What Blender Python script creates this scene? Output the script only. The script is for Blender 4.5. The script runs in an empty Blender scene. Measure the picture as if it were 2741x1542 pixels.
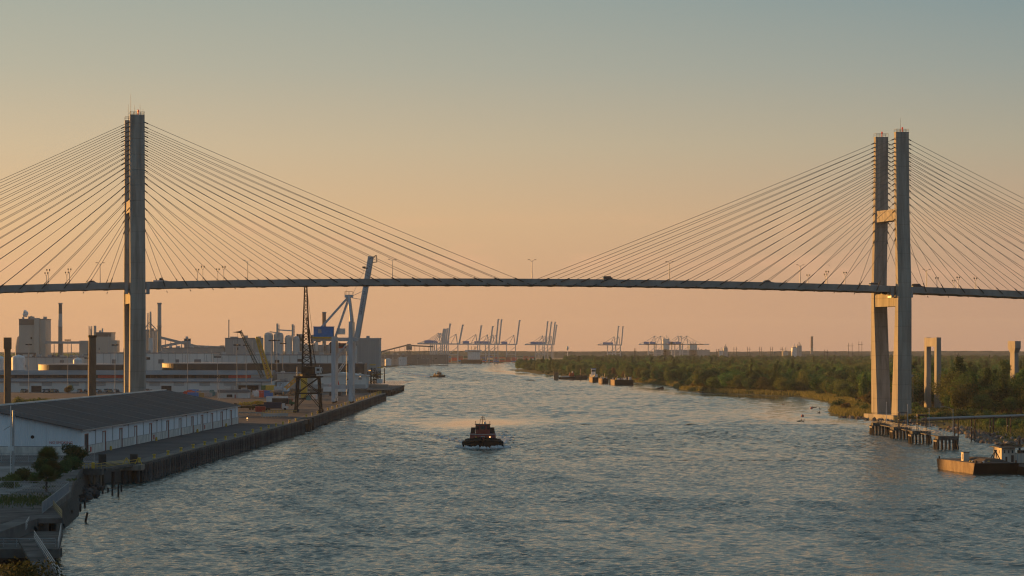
import bpy, math, random
import numpy as np
from mathutils import Vector, Matrix
random.seed(7)
R = math.radians
sc = bpy.context.scene
col = sc.collection

# ------------------------------------------------------------------ camera
F, CX, Y0, H = 7150.0, 1370.5, 935.0, 31.6      # focal (photo px), principal x, eye-level row, eye height (m)
cam = bpy.data.cameras.new('camera')
cam.sensor_width = 36.0
cam.lens = 36.0 * F / 2741.0
cam.shift_y = (Y0 - 771.0) / 2741.0
cam.clip_start = 1.0
cam.clip_end = 40000.0
camo = bpy.data.objects.new('camera', cam)
camo.location = (0, 0, H)
camo.rotation_euler = (R(90), 0, 0)
col.objects.link(camo)
sc.camera = camo

# ------------------------------------------------------------------ sky and sun
SUN_AZ, SUN_EL = -50.0, 3.6                     # degrees; azimuth measured from +Y towards +X
sd = Vector((math.sin(R(SUN_AZ)) * math.cos(R(SUN_EL)), math.cos(R(SUN_AZ)) * math.cos(R(SUN_EL)), math.sin(R(SUN_EL))))
world = bpy.data.worlds.new('World')
sc.world = world
world.use_nodes = True
nt = world.node_tree
nt.nodes.clear()
def wn(t, **k):
    n = nt.nodes.new(t)
    for a, b in k.items(): setattr(n, a, b)
    return n
def wm(op, a, b=None, c=None, clamp=False):
    n = wn('ShaderNodeMath', operation=op, use_clamp=clamp)
    for i, x in enumerate((a, b, c)):
        if x is None: continue
        if isinstance(x, (int, float)): n.inputs[i].default_value = x
        else: nt.links.new(x, n.inputs[i])
    return n.outputs[0]
def srgb(r, g, b):
    f = lambda c: c / 12.92 if c <= .04045 else ((c + .055) / 1.055) ** 2.4
    return (f(r / 255), f(g / 255), f(b / 255), 1)
def ramp(stops):
    n = wn('ShaderNodeValToRGB')
    n.color_ramp.interpolation = 'EASE' if False else 'LINEAR'
    while len(n.color_ramp.elements) < len(stops): n.color_ramp.elements.new(.5)
    for e, (p, c) in zip(n.color_ramp.elements, stops): e.position = p; e.color = srgb(*c)
    return n
geo = wn('ShaderNodeTexCoord')
nrm = wn('ShaderNodeVectorMath', operation='NORMALIZE'); nt.links.new(geo.outputs['Generated'], nrm.inputs[0])
sep = wn('ShaderNodeSeparateXYZ'); nt.links.new(nrm.outputs[0], sep.inputs[0])
zz = sep.outputs[2]
hl = wm('SQRT', wm('MAXIMUM', wm('SUBTRACT', 1.0, wm('MULTIPLY', zz, zz)), 1e-4))
cosaz = wm('DIVIDE', wm('ADD', wm('MULTIPLY', sep.outputs[0], math.sin(R(SUN_AZ))), wm('MULTIPLY', sep.outputs[1], math.cos(R(SUN_AZ)))), hl)
t_az = wm('DIVIDE', wm('SUBTRACT', cosaz, 0.45), 0.37, clamp=True)
t_an = wm('DIVIDE', wm('SUBTRACT', .46, cosaz), 0.7, clamp=True)
zr = wm('MULTIPLY', zz, 2.5, clamp=True)         # ramps run over sin(elevation) 0 .. 0.4
cool = ramp([(0.0, (176, 140, 120)), (.05, (184, 148, 124)), (.12, (186, 158, 130)), (.19, (168, 162, 142)), (.26, (146, 155, 149)), (.33, (124, 146, 150)), (.55, (120, 140, 144)), (1, (116, 138, 148))])
warm = ramp([(0.0, (222, 168, 122)), (.05, (226, 176, 128)), (.12, (228, 189, 141)), (.19, (212, 189, 154)), (.26, (188, 182, 160)), (.33, (171, 175, 161)), (.55, (136, 150, 150)), (1, (120, 140, 150))])
anti = ramp([(0.0, (112, 112, 122)), (.06, (122, 124, 136)), (.13, (126, 132, 146)), (.22, (118, 134, 150)), (.32, (108, 130, 150)), (.55, (112, 138, 156)), (1, (114, 140, 160))])
for r_ in (cool, warm, anti): nt.links.new(zr, r_.inputs[0])
mixs = wn('ShaderNodeMix', data_type='RGBA'); nt.links.new(t_az, mixs.inputs[0])
nt.links.new(cool.outputs[0], mixs.inputs[6]); nt.links.new(warm.outputs[0], mixs.inputs[7])
mixa = wn('ShaderNodeMix', data_type='RGBA'); nt.links.new(t_an, mixa.inputs[0])
nt.links.new(mixs.outputs[2], mixa.inputs[6]); nt.links.new(anti.outputs[0], mixa.inputs[7]); mixs = mixa
# faint low cloud wisps
mp = wn('ShaderNodeMapping'); mp.inputs['Scale'].default_value = (14, 14, 60)
nt.links.new(nrm.outputs[0], mp.inputs[0])
cn = wn('ShaderNodeTexNoise'); cn.inputs['Scale'].default_value = 2.2; cn.inputs['Detail'].default_value = 6
nt.links.new(mp.outputs[0], cn.inputs['Vector'])
cl = wm('MULTIPLY', wm('SUBTRACT', cn.outputs[0], .5, clamp=True), wm('SUBTRACT', 1.0, wm('ABSOLUTE', wm('DIVIDE', wm('SUBTRACT', zz, .037), .016)), clamp=True))
clm = wn('ShaderNodeMix', data_type='RGBA'); nt.links.new(wm('MULTIPLY', cl, 2.2, clamp=True), clm.inputs[0])
nt.links.new(mixs.outputs[2], clm.inputs[6]); clm.inputs[7].default_value = srgb(232, 178, 140)
# the high sky is the physical sky
sky = wn('ShaderNodeTexSky', sky_type='NISHITA')
sky.sun_disc = False
sky.sun_elevation = R(SUN_EL); sky.sun_rotation = R(SUN_AZ)
sky.air_density = 1.4; sky.dust_density = 2.0; sky.ozone_density = 2.0; sky.altitude = 30
skys = wn('ShaderNodeMix', data_type='RGBA', blend_type='MULTIPLY'); skys.inputs[0].default_value = 1
nt.links.new(sky.outputs[0], skys.inputs[6]); skys.inputs[7].default_value = (.33, .33, .33, 1)
hi = wm('MULTIPLY', wm('SUBTRACT', zz, .3), 1.6, clamp=True)
mixh = wn('ShaderNodeMix', data_type='RGBA'); nt.links.new(hi, mixh.inputs[0])
nt.links.new(clm.outputs[2], mixh.inputs[6]); nt.links.new(skys.outputs[2], mixh.inputs[7])
bg = wn('ShaderNodeBackground'); bg.inputs[1].default_value = .575
nt.links.new(mixh.outputs[2], bg.inputs[0])
wo = wn('ShaderNodeOutputWorld'); nt.links.new(bg.outputs[0], wo.inputs[0])

sun = bpy.data.lights.new('sun', 'SUN')
sun.energy = 5.0; sun.angle = R(.6); sun.color = (1.0, .46, .11)
suno = bpy.data.objects.new('sun', sun)
suno.rotation_euler = sd.to_track_quat('Z', 'Y').to_euler()
suno.location = sd * 500
col.objects.link(suno)

vs = sc.view_settings
vs.view_transform = 'Standard'; vs.look = 'None'; vs.exposure = 0.8; vs.gamma = 1.0; vs.use_curve_mapping = False
cy = sc.cycles
sc.render.engine = 'CYCLES'
cy.use_denoising = True
cy.filter_width = 1.2
cy.max_bounces = 6; cy.diffuse_bounces = 2; cy.glossy_bounces = 3; cy.transmission_bounces = 3; cy.volume_bounces = 1; cy.transparent_max_bounces = 6
cy.caustics_reflective = False; cy.caustics_refractive = False
cy.sample_clamp_indirect = 4
cy.use_adaptive_sampling = False

# ------------------------------------------------------------------ helpers
def W(px, py, D): return Vector(((px - CX) / F * D, D, H - (py - Y0) / F * D))
def PX(px, D): return (px - CX) / F * D
def PZ(py, D): return H - (py - Y0) / F * D
def G(px, py, z=0.0):
    D = (H - z) * F / (py - Y0)
    return Vector((PX(px, D), D, z))

MATS = {}
def mat(name, c, rough=.75, metal=0.0, var=.18, scale=.6, bump=0.0, stretch=(1, 1, 1), c2=None, objvar=0.0, ribs=0.0, lifts=0.0, spec=.4, emit=None, c3=None):
    if name in MATS: return MATS[name]
    m = bpy.data.materials.new(name); m.use_nodes = True
    t = m.node_tree; b = t.nodes['Principled BSDF']
    b.inputs['Roughness'].default_value = rough; b.inputs['Metallic'].default_value = metal
    b.inputs['Specular IOR Level'].default_value = spec
    L = t.links.new
    tc = t.nodes.new('ShaderNodeTexCoord'); mpn = t.nodes.new('ShaderNodeMapping'); mpn.inputs['Scale'].default_value = stretch
    L(tc.outputs['Object'], mpn.inputs[0])
    nz = t.nodes.new('ShaderNodeTexNoise'); nz.inputs['Scale'].default_value = scale; nz.inputs['Detail'].default_value = 7; nz.inputs['Roughness'].default_value = .62
    L(mpn.outputs[0], nz.inputs['Vector'])
    cr = t.nodes.new('ShaderNodeValToRGB')
    lo = tuple(x * (1 - var) for x in c); hi_ = c2 or tuple(min(1, x * (1 + var)) for x in c)
    cr.color_ramp.elements[0].position = .32; cr.color_ramp.elements[0].color = (*lo, 1)
    cr.color_ramp.elements[1].position = .68; cr.color_ramp.elements[1].color = (*hi_, 1)
    if c3:
        e = cr.color_ramp.elements.new(.82); e.color = (*c3, 1)
    L(nz.outputs[0], cr.inputs[0])
    out = cr.outputs[0]
    def mul(sock, val):
        mm = t.nodes.new('ShaderNodeMix'); mm.data_type = 'RGBA'; mm.blend_type = 'MULTIPLY'; mm.inputs[0].default_value = 1
        L(sock, mm.inputs[6]); L(val, mm.inputs[7]); return mm.outputs[2]
    def math_(op, a, b_=None, clamp=False):
        n = t.nodes.new('ShaderNodeMath'); n.operation = op; n.use_clamp = clamp
        for i, x in enumerate((a, b_)):
            if x is None: continue
            if isinstance(x, (int, float)): n.inputs[i].default_value = x
            else: L(x, n.inputs[i])
        return n.outputs[0]
    if objvar:
        oi = t.nodes.new('ShaderNodeObjectInfo')
        v = math_('ADD', math_('MULTIPLY', oi.outputs['Random'], 2 * objvar), 1 - objvar)
        out = mul(out, v)
        if objvar >= .3:
            hs = t.nodes.new('ShaderNodeHueSaturation'); fr_ = math_('FRACT', math_('MULTIPLY', oi.outputs['Random'], 7.31))
            L(math_('ADD', math_('MULTIPLY', fr_, .075), .455), hs.inputs['Hue']); L(out, hs.inputs['Color']); out = hs.outputs[0]
    hgt = None
    if ribs or lifts:
        sp = t.nodes.new('ShaderNodeSeparateXYZ'); L(tc.outputs['Object'], sp.inputs[0])
    if ribs:
        s = math_('SINE', math_('MULTIPLY', math_('ADD', sp.outputs[0], sp.outputs[1]), 6.2832 / ribs))
        hgt = math_('MULTIPLY', s, .04)
    if lifts:
        fr = math_('FRACT', math_('DIVIDE', sp.outputs[2], lifts))
        ln = math_('LESS_THAN', math_('ABSOLUTE', math_('SUBTRACT', fr, .5)), .014)
        out = mul(out, math_('SUBTRACT', 1.0, math_('MULTIPLY', ln, .22)))
        hgt = math_('MULTIPLY', ln, -.05)
    L(out, b.inputs['Base Color'])
    if bump or hgt is not None:
        bp = t.nodes.new('ShaderNodeBump'); bp.inputs['Distance'].default_value = 1.0; bp.inputs['Strength'].default_value = 1.0
        if bump:
            nb = t.nodes.new('ShaderNodeTexNoise'); nb.inputs['Scale'].default_value = scale * 4; nb.inputs['Detail'].default_value = 5
            L(mpn.outputs[0], nb.inputs['Vector'])
            hb = math_('MULTIPLY', nb.outputs[0], bump)
            hgt = hb if hgt is None else math_('ADD', hgt, hb)
        L(hgt, bp.inputs['Height']); L(bp.outputs[0], b.inputs['Normal'])
    if emit:
        b.inputs['Emission Color'].default_value = (*emit[0], 1); b.inputs['Emission Strength'].default_value = emit[1]
    MATS[name] = m
    return m

class MB:
    def __init__(s): s.v = []; s.f = []
    def add(s, vs_, fs):
        o = len(s.v); s.v += [tuple(p) for p in vs_]; s.f += [tuple(i + o for i in f) for f in fs]; return s
    def box(s, c, d, rz=0.0):
        x, y, z = (q / 2 for q in d); ca, sa = math.cos(rz), math.sin(rz); p = []
        for dz in (-z, z):
            for dx, dy in ((-x, -y), (x, -y), (x, y), (-x, y)):
                p.append((c[0] + dx * ca - dy * sa, c[1] + dx * sa + dy * ca, c[2] + dz))
        return s.add(p, [(3, 2, 1, 0), (4, 5, 6, 7), (0, 1, 5, 4), (1, 2, 6, 5), (2, 3, 7, 6), (3, 0, 4, 7)])
    def bb(s, x0, x1, y0, y1, z0, z1): return s.box(((x0 + x1) / 2, (y0 + y1) / 2, (z0 + z1) / 2), (abs(x1 - x0), abs(y1 - y0), abs(z1 - z0)))
    def beam(s, p, q, w, h=None, up=(0, 0, 1)):
        p = Vector(p); q = Vector(q); h = h or w; d = (q - p)
        if d.length < 1e-6: return s
        d.normalize(); u = Vector(up)
        if abs(d.dot(u)) > .98: u = Vector((0, 1, 0))
        a = d.cross(u).normalized() * w / 2; b = a.cross(d).normalized() * h / 2
        vs_ = [p - a - b, p + a - b, p + a + b, p - a + b, q - a - b, q + a - b, q + a + b, q - a + b]
        return s.add(vs_, [(0, 1, 2, 3), (7, 6, 5, 4), (4, 5, 1, 0), (5, 6, 2, 1), (6, 7, 3, 2), (7, 4, 0, 3)])
    def tube(s, p, q, r0, r1=None, n=8, caps=True):
        p = Vector(p); q = Vector(q); r1 = r0 if r1 is None else r1; d = (q - p).normalized()
        u = Vector((1, 0, 0)) if abs(d.x) < .9 else Vector((0, 1, 0))
        a = d.cross(u).normalized(); b = d.cross(a).normalized(); vs_ = []
        for c, r in ((p, r0), (q, r1)):
            for i in range(n):
                t = 2 * math.pi * i / n; vs_.append(c + (a * math.cos(t) + b * math.sin(t)) * r)
        fs = [((i + 1) % n, i, n + i, n + (i + 1) % n) for i in range(n)]
        if caps: fs += [tuple(range(n)), tuple(range(2 * n - 1, n - 1, -1))]
        return s.add(vs_, fs)
    def path(s, pts, r, n=6):
        for a, b in zip(pts[:-1], pts[1:]): s.tube(a, b, r, n=n)
        return s
    def lathe(s, c, prof, n=24, a0=0, a1=2 * math.pi):
        vs_ = []; fs = []
        for r, z in prof:
            for i in range(n):
                t = a0 + (a1 - a0) * i / n; vs_.append((c[0] + r * math.cos(t), c[1] + r * math.sin(t), c[2] + z))
        for k in range(len(prof) - 1):
            for i in range(n):
                j = (i + 1) % n; fs.append((k * n + i, k * n + j, (k + 1) * n + j, (k + 1) * n + i))
        if prof[0][0] > 1e-3: fs.append(tuple(range(n - 1, -1, -1)))
        if prof[-1][0] > 1e-3: fs.append(tuple(range((len(prof) - 1) * n, len(prof) * n)))
        return s.add(vs_, fs)
    def prism(s, pts, z0, z1):
        n = len(pts); vs_ = [(x, y, z0) for x, y in pts] + [(x, y, z1) for x, y in pts]
        return s.add(vs_, [tuple(range(n - 1, -1, -1)), tuple(range(n, 2 * n))] + [(i, (i + 1) % n, n + (i + 1) % n, n + i) for i in range(n)])
    def loft(s, rings, cap=True):
        n = len(rings[0]); vs_ = [p for r in rings for p in r]; fs = []
        for k in range(len(rings) - 1):
            for i in range(n):
                j = (i + 1) % n; fs.append((k * n + i, k * n + j, (k + 1) * n + j, (k + 1) * n + i))
        if cap: fs += [tuple(range(n - 1, -1, -1)), tuple(range((len(rings) - 1) * n, len(rings) * n))]
        return s.add(vs_, fs)
    def profile_y(s, pts, y0, y1):                # outline in xz pushed along y
        n = len(pts); return s.add([(x, y0, z) for x, z in pts] + [(x, y1, z) for x, z in pts],
                                   [tuple(range(n)), tuple(range(2 * n - 1, n - 1, -1))] + [((i + 1) % n, i, n + i, n + (i + 1) % n) for i in range(n)])
    def profile_x(s, pts, x0, x1):                # outline in yz pushed along x
        n = len(pts); return s.add([(x0, y, z) for y, z in pts] + [(x1, y, z) for y, z in pts],
                                   [tuple(range(n - 1, -1, -1)), tuple(range(n, 2 * n))] + [(i, (i + 1) % n, n + (i + 1) % n, n + i) for i in range(n)])
    def lattice(s, p, q, w0, w1, n, r, d0=None, d1=None, up=(0, 1, 0), rb=None):
        p = Vector(p); q = Vector(q); d = (q - p).normalized(); a = d.cross(Vector(up)).normalized(); b = a.cross(d).normalized()
        d0 = d0 or w0; d1 = d1 or w1; rb = rb or r * .55; rings = []
        for k in range(n + 1):
            t = k / n; w = (w0 + (w1 - w0) * t) / 2; e = (d0 + (d1 - d0) * t) / 2; c = p.lerp(q, t)
            rings.append([c - a * w - b * e, c + a * w - b * e, c + a * w + b * e, c - a * w + b * e])
        for i in range(4): s.beam(rings[0][i], rings[-1][i], r * 2)
        for k in range(n):
            for i in range(4):
                j = (i + 1) % 4
                s.beam(rings[k][i], rings[k + 1][j] if k % 2 == i % 2 else rings[k][j], rb * 2)
                if k % 2 == i % 2: s.beam(rings[k + 1][i], rings[k + 1][j], rb * 2)
                else: s.beam(rings[k][j], rings[k + 1][i], rb * 2)
        return s
    def mesh(s, name, m=None, smooth=False):
        me = bpy.data.meshes.new(name); me.from_pydata([tuple(p) for p in s.v], [], s.f)
        if m: me.materials.append(m)
        if smooth: me.polygons.foreach_set('use_smooth', [True] * len(me.polygons))
        me.update(); return me
    def build(s, name, m, parent=None, world=False, smooth=False, kind=None):
        if world and parent is not None:
            r = parent
            o = Vector(r.location)
            while r.parent: r = r.parent; o += Vector(r.location)
            s.v = [(x - o.x, y - o.y, z - o.z) for x, y, z in s.v]
        ob = bpy.data.objects.new(name, s.mesh(name, m, smooth)); col.objects.link(ob)
        if parent is not None: ob.parent = parent
        if kind: ob['kind'] = kind
        return ob

def tag(o, label, cat=None, group=None, kind=None):
    o['label'] = label
    if cat: o['category'] = cat
    if group: o['group'] = group
    if kind: o['kind'] = kind
    return o
def thing(name, loc, label, cat, group=None, rz=0.0):
    o = bpy.data.objects.new(name, None); o.empty_display_size = .5; col.objects.link(o)
    o.location = loc; o.rotation_euler = (0, 0, rz)
    return tag(o, label, cat, group)
def part(name, me, parent, loc=(0, 0, 0), rz=0.0, sc_=None):
    o = bpy.data.objects.new(name, me); col.objects.link(o); o.parent = parent; o.location = loc; o.rotation_euler = (0, 0, rz)
    if sc_: o.scale = sc_
    return o
def dup(root, loc, rz=None, label=None, scale=None, group=None):
    r = root.copy(); col.objects.link(r); r.location = loc
    if rz is not None: r.rotation_euler = (0, 0, rz)
    if scale: r.scale = scale if hasattr(scale, '__len__') else (scale,) * 3
    if label: r['label'] = label
    if group: r['group'] = group
    for ch in root.children:
        c = ch.copy(); col.objects.link(c); c.parent = r
        for g in ch.children:
            d = g.copy(); col.objects.link(d); d.parent = c
    return r
def struct(name, mb, m, label=None):
    o = mb.build(name, m); o['kind'] = 'structure'
    if label: o['label'] = label
    return o

# ------------------------------------------------------------------ materials
M_conc = mat('tower_concrete', (.28, .265, .23), .85, var=.34, scale=.55, bump=.03, stretch=(1, 1, .07), lifts=6.4)
M_conc2 = mat('pale_concrete', (.28, .265, .23), .85, var=.25, scale=.25, bump=.02, stretch=(1, 1, .35))
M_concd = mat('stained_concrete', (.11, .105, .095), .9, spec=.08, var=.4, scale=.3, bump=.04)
M_deck = mat('girder_concrete', (.25, .25, .235), .85, var=.22, scale=.2, bump=.02, stretch=(1, 1, .25))
M_asph = mat('asphalt', (.085, .085, .085), .9, spec=.08, var=.25, scale=.05, bump=.01)
M_yard = mat('yard_concrete', (.15, .147, .14), .9, spec=.08, var=.45, scale=.11, bump=.03, c2=(.2, .19, .175))
M_gravel = mat('gravel', (.24, .235, .22), .95, spec=.08, var=.35, scale=.12, bump=.06)
M_soil = mat('marsh_soil', (.075, .085, .035), .95, spec=.08, var=.4, scale=.06, bump=.05, c2=(.14, .13, .05))
M_land = mat('scrub_land', (.055, .06, .028), .95, var=.4, scale=.012, c2=(.10, .085, .045))
M_cable = mat('stay_pipe', (.15, .145, .13), .5, var=.1)
M_steel = mat('galvanised_steel', (.33, .34, .34), .5, .4, var=.15, scale=1.5)
M_dark = mat('dark_steel', (.035, .035, .035), .6, .2, var=.3, scale=1)
M_black = mat('black_paint', (.012, .013, .016), .5, var=.3, scale=1)
M_rustd = mat('dark_rusty_steel', (.045, .035, .03), .8, .1, var=.4, scale=1.2, c2=(.08, .05, .035))
M_white = mat('white_paint', (.62, .62, .60), .55, var=.15, scale=.5, stretch=(1, 1, .3))
M_craneg = mat('crane_grey_paint', (.42, .46, .49), .55, var=.18, scale=.5, stretch=(1, 1, .25))
M_fcrane = mat('far_crane_paint', (.50, .50, .49), .6, var=.1)
M_blue = mat('blue_paint', (.055, .19, .46), .6, var=.15, scale=.8)
M_yel = mat('yellow_paint', (.55, .36, .05), .6, var=.25, scale=2)
M_red = mat('red_paint', (.50, .06, .04), .6, var=.25, scale=1)
M_maroon = mat('maroon_paint', (.22, .035, .028), .55, var=.2, scale=1)
M_glass = mat('dark_glass', (.02, .03, .035), .06, var=.05, spec=.6)
M_wall = mat('ribbed_white_metal', (.70, .75, .78), .6, var=.08, scale=.12, ribs=.6, objvar=.06, stretch=(1, 1, .2))
M_plinth = mat('worn_plinth', (.55, .53, .48), .9, var=.3, scale=.5, bump=.03, stretch=(1, 1, .4), c3=(.2, .17, .13))
M_roofd = mat('dark_roof_sheet', (.045, .05, .056), .7, spec=.08, var=.28, scale=.25, stretch=(.12, 1, 1), objvar=.16)
M_roofg = mat('grey_roof_sheet', (.19, .20, .21), .75, spec=.08, var=.2, scale=.05)
M_cream = mat('cream_metal', (.45, .42, .37), .75, var=.1, scale=.04, stretch=(1, 1, .3))
M_creamd = mat('brown_band_metal', (.17, .15, .135), .75, var=.1, scale=.04)
M_indw = mat('pale_cladding', (.60, .60, .57), .75, var=.12, scale=.04, stretch=(1, 1, .3), objvar=.05)
M_indg = mat('grey_cladding', (.34, .345, .34), .8, var=.15, scale=.05, stretch=(1, 1, .2), objvar=.08)
M_silo = mat('silo_concrete', (.48, .48, .46), .85, var=.12, scale=.08, stretch=(1, 1, .15))
M_brick = mat('stack_brick', (.22, .15, .12), .9, var=.2, scale=.2)
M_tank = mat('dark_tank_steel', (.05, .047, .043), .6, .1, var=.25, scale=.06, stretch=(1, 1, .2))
M_wood = mat('creosoted_timber', (.10, .075, .05), .9, var=.4, scale=1.2, stretch=(1, 1, .2), objvar=.25)
M_woodd = mat('wet_dark_timber', (.025, .022, .02), .7, var=.4, scale=1.2, objvar=.3)
M_woodg = mat('weathered_timber', (.20, .18, .15), .9, var=.3, scale=1.2, objvar=.15, stretch=(1, 1, .2))
M_barge = mat('rusty_hull', (.16, .095, .055), .8, var=.45, scale=.5, bump=.02, c2=(.22, .16, .10), c3=(.10, .05, .03), stretch=(1, 1, .5))
M_bargeb = mat('black_hull', (.008, .008, .009), .7, var=.3, scale=.4, c2=(.014, .013, .013), spec=.15)
M_cabin = mat('rust_streaked_white', (.50, .44, .36), .7, var=.2, scale=.7, stretch=(1, 1, .25), c3=(.3, .15, .06))
M_rock = mat('riprap_rock', (.17, .15, .13), .95, var=.4, scale=.8, objvar=.3)
M_tyre = mat('rubber', (.012, .012, .012), .9, var=.2)
M_lamp = mat('lit_lamp', (1, .9, .7), .5, emit=((1, .5, .15), 1.2))
M_lampw = mat('lit_white_lamp', (1, 1, .95), .5, emit=((1, .92, .8), 3))
M_foam = mat('foam', (.55, .58, .58), .8, var=.25, scale=.8, bump=.2)
M_trunk = mat('bark', (.075, .06, .045), .95, var=.3, scale=2)
def leafmat(name, c, c2, ov=.42):
    m = mat(name, c, .75, var=.35, scale=.35, c2=c2, objvar=ov, spec=.2)
    t = m.node_tree; b = t.nodes['Principled BSDF']; o = t.nodes['Material Output']
    tr = t.nodes.new('ShaderNodeBsdfTranslucent'); mx = t.nodes.new('ShaderNodeMixShader'); mx.inputs[0].default_value = .35
    t.links.new(b.inputs['Base Color'].links[0].from_socket, tr.inputs[0]); t.links.new(b.outputs[0], mx.inputs[1]); t.links.new(tr.outputs[0], mx.inputs[2]); t.links.new(mx.outputs[0], o.inputs[0])
    return m
M_leaf = [leafmat('leaf_green', (.056, .135, .032), (.10, .20, .052)), leafmat('leaf_dark', (.034, .086, .026), (.064, .135, .04)),
          leafmat('leaf_olive', (.085, .135, .034), (.145, .19, .05)), leafmat('leaf_rust', (.12, .105, .03), (.18, .15, .045))]
M_palm = leafmat('palm_leaf', (.06, .10, .03), (.11, .15, .045))
M_reed = leafmat('reed', (.16, .18, .045), (.30, .26, .08), 0)
M_grass = leafmat('short_grass', (.07, .11, .03), (.12, .14, .045), 0)
# ------------------------------------------------------------------ water
def water_mat():
    m = bpy.data.materials.new('river_water'); m.use_nodes = True; t = m.node_tree; b = t.nodes['Principled BSDF']; L = t.links.new
    b.inputs['Base Color'].default_value = (.04, .074, .064, 1); b.inputs['Roughness'].default_value = .06; b.inputs['IOR'].default_value = 1.33
    b.inputs['Specular IOR Level'].default_value = .5
    tc = t.nodes.new('ShaderNodeTexCoord')
    def noise(scale, stretch, detail=4, rough=.55, rot=0.0):
        mpn = t.nodes.new('ShaderNodeMapping'); mpn.inputs['Scale'].default_value = stretch; mpn.inputs['Rotation'].default_value = (0, 0, rot)
        L(tc.outputs['Object'], mpn.inputs[0])
        n = t.nodes.new('ShaderNodeTexNoise'); n.inputs['Scale'].default_value = scale; n.inputs['Detail'].default_value = detail; n.inputs['Roughness'].default_value = rough
        L(mpn.outputs[0], n.inputs['Vector']); return n.outputs[0]
    def mth(op, a, b_, clamp=False):
        n = t.nodes.new('ShaderNodeMath'); n.operation = op; n.use_clamp = clamp
        for i, x in enumerate((a, b_)):
            if isinstance(x, (int, float)): n.inputs[i].default_value = x
            else: L(x, n.inputs[i])
        return n.outputs[0]
    big = noise(.05, (1, .55, 1), 3, .5, .25)
    mid = noise(.22, (1, .7, 1), 4, .6, -.15)
    fine = noise(.8, (1, .8, 1), 5, .65, .1)
    calm = noise(.012, (1, .3, 1), 8, .68, .12)          # gust patches and slicks
    cr = t.nodes.new('ShaderNodeMapRange'); cr.inputs[1].default_value = .36; cr.inputs[2].default_value = .62; cr.inputs[3].default_value = .6; cr.inputs[4].default_value = 1.15
    L(calm, cr.inputs[0])
    h = mth('ADD', mth('MULTIPLY', mid, .6), mth('MULTIPLY', fine, .34))
    h = mth('ADD', h, mth('MULTIPLY', big, .7))
    at_ = t.nodes.new('ShaderNodeAttribute'); at_.attribute_name = 'ripple'
    h = mth('MULTIPLY', mth('MULTIPLY', h, cr.outputs[0]), at_.outputs['Fac'])
    bp = t.nodes.new('ShaderNodeBump'); bp.inputs['Strength'].default_value = 1; bp.inputs['Distance'].default_value = 1
    L(h, bp.inputs['Height']); L(bp.outputs[0], b.inputs['Normal'])
    return m
M_water = water_mat()
SHORE = [(-6, 4034), (37, 3322), (88, 2860), (116, 2510), (134, 2280), (127, 2044), (145, 1883), (189, 1779), (186, 1591), (172, 1440), (155, 1329), (150, 1241), (160, 1195), (163, 1160), (172, 1090), (168, 1004), (159, 922), (163, 879), (172, 800), (200, 700), (330, 620), (700, 560)]
def vnoise(X, Y, sx, sy, seed):                   # smooth value noise for gust patches
    g = np.random.default_rng(seed).random((64, 64)); u = X / sx + 20; v = Y / sy
    iu = np.floor(u).astype(int); iv = np.floor(v).astype(int); fu = u - iu; fv = v - iv
    fu = fu * fu * (3 - 2 * fu); fv = fv * fv * (3 - 2 * fv); q = lambda a, b: g[a % 64, b % 64]
    return (q(iu, iv) * (1 - fu) + q(iu + 1, iv) * fu) * (1 - fv) + (q(iu, iv + 1) * (1 - fu) + q(iu + 1, iv + 1) * fu) * fv
RIP = []
def wave_patch(xa, xb, dx, ya, yb, dy, l0, l1, amp, seed, fade):
    rng = np.random.default_rng(seed)
    X, Y = np.meshgrid(np.linspace(xa, xb, int((xb - xa) / dx)), np.linspace(ya, yb, int((yb - ya) / dy))); Z = np.zeros_like(X)
    gust = .62 * vnoise(X, Y, 5, 12, 1) + .3 * vnoise(X, Y, 16, 40, 2) + .25 * vnoise(X, Y, 60, 120, 4)
    gust = np.clip((gust - .1) / .6, .72, 1.15)
    # slick water behind the tug and along the marsh bank
    slick = np.exp(-(((X + 16 - (Y - 1140) * .1) / 24) ** 2 + ((Y - 1135) / 95) ** 2)) * 1.05 + np.exp(-(((X - np.interp(Y, [p[1] for p in SHORE][::-1], [p[0] for p in SHORE][::-1]) + 24) / 24) ** 2)) * np.clip((Y - 1010) / 150, 0, 1) * .75
    slick = slick + .3 * np.clip((vnoise(X + Y * .25, Y, 50, 120, 9) - .62) / .2, 0, 1)
    gust *= np.clip(1 - slick, .07, 1)
    for i in range(40):
        lam = l0 * (l1 / l0) ** rng.random(); k = 2 * math.pi / lam
        th = rng.normal(R(-100), .6); a = amp * 1.35 * lam ** .65 * rng.uniform(.5, 1.3)
        ph = k * (X * math.cos(th) + Y * math.sin(th)) + rng.uniform(0, 6.28)
        Z += a * (np.sin(ph) + .25 * np.cos(2 * ph))
    Z *= gust * np.minimum(1, np.minimum((X - xa) / 4, np.minimum((xb - X) / 4, (yb - Y) / fade if fade else 1))).clip(0, 1)
    RIP.append(gust.ravel())
    ny, nx = X.shape; idx = np.arange(nx * ny).reshape(ny, nx)
    return np.stack([X.ravel(), Y.ravel(), Z.ravel()], 1), np.stack([idx[:-1, :-1], idx[:-1, 1:], idx[1:, 1:], idx[1:, :-1]], -1).reshape(-1, 4)
def np_mesh(name, V, Q, m, smooth=False):
    me = bpy.data.meshes.new(name); me.vertices.add(len(V)); me.vertices.foreach_set('co', np.asarray(V, np.float32).ravel())
    k = Q.shape[1]
    me.loops.add(Q.size); me.loops.foreach_set('vertex_index', Q.ravel().astype(np.int32))
    me.polygons.add(len(Q)); me.polygons.foreach_set('loop_start', (np.arange(len(Q)) * k).astype(np.int32))
    if smooth: me.polygons.foreach_set('use_smooth', np.ones(len(Q), bool))
    me.update(calc_edges=True)
    if m: me.materials.append(m)
    return me
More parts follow.
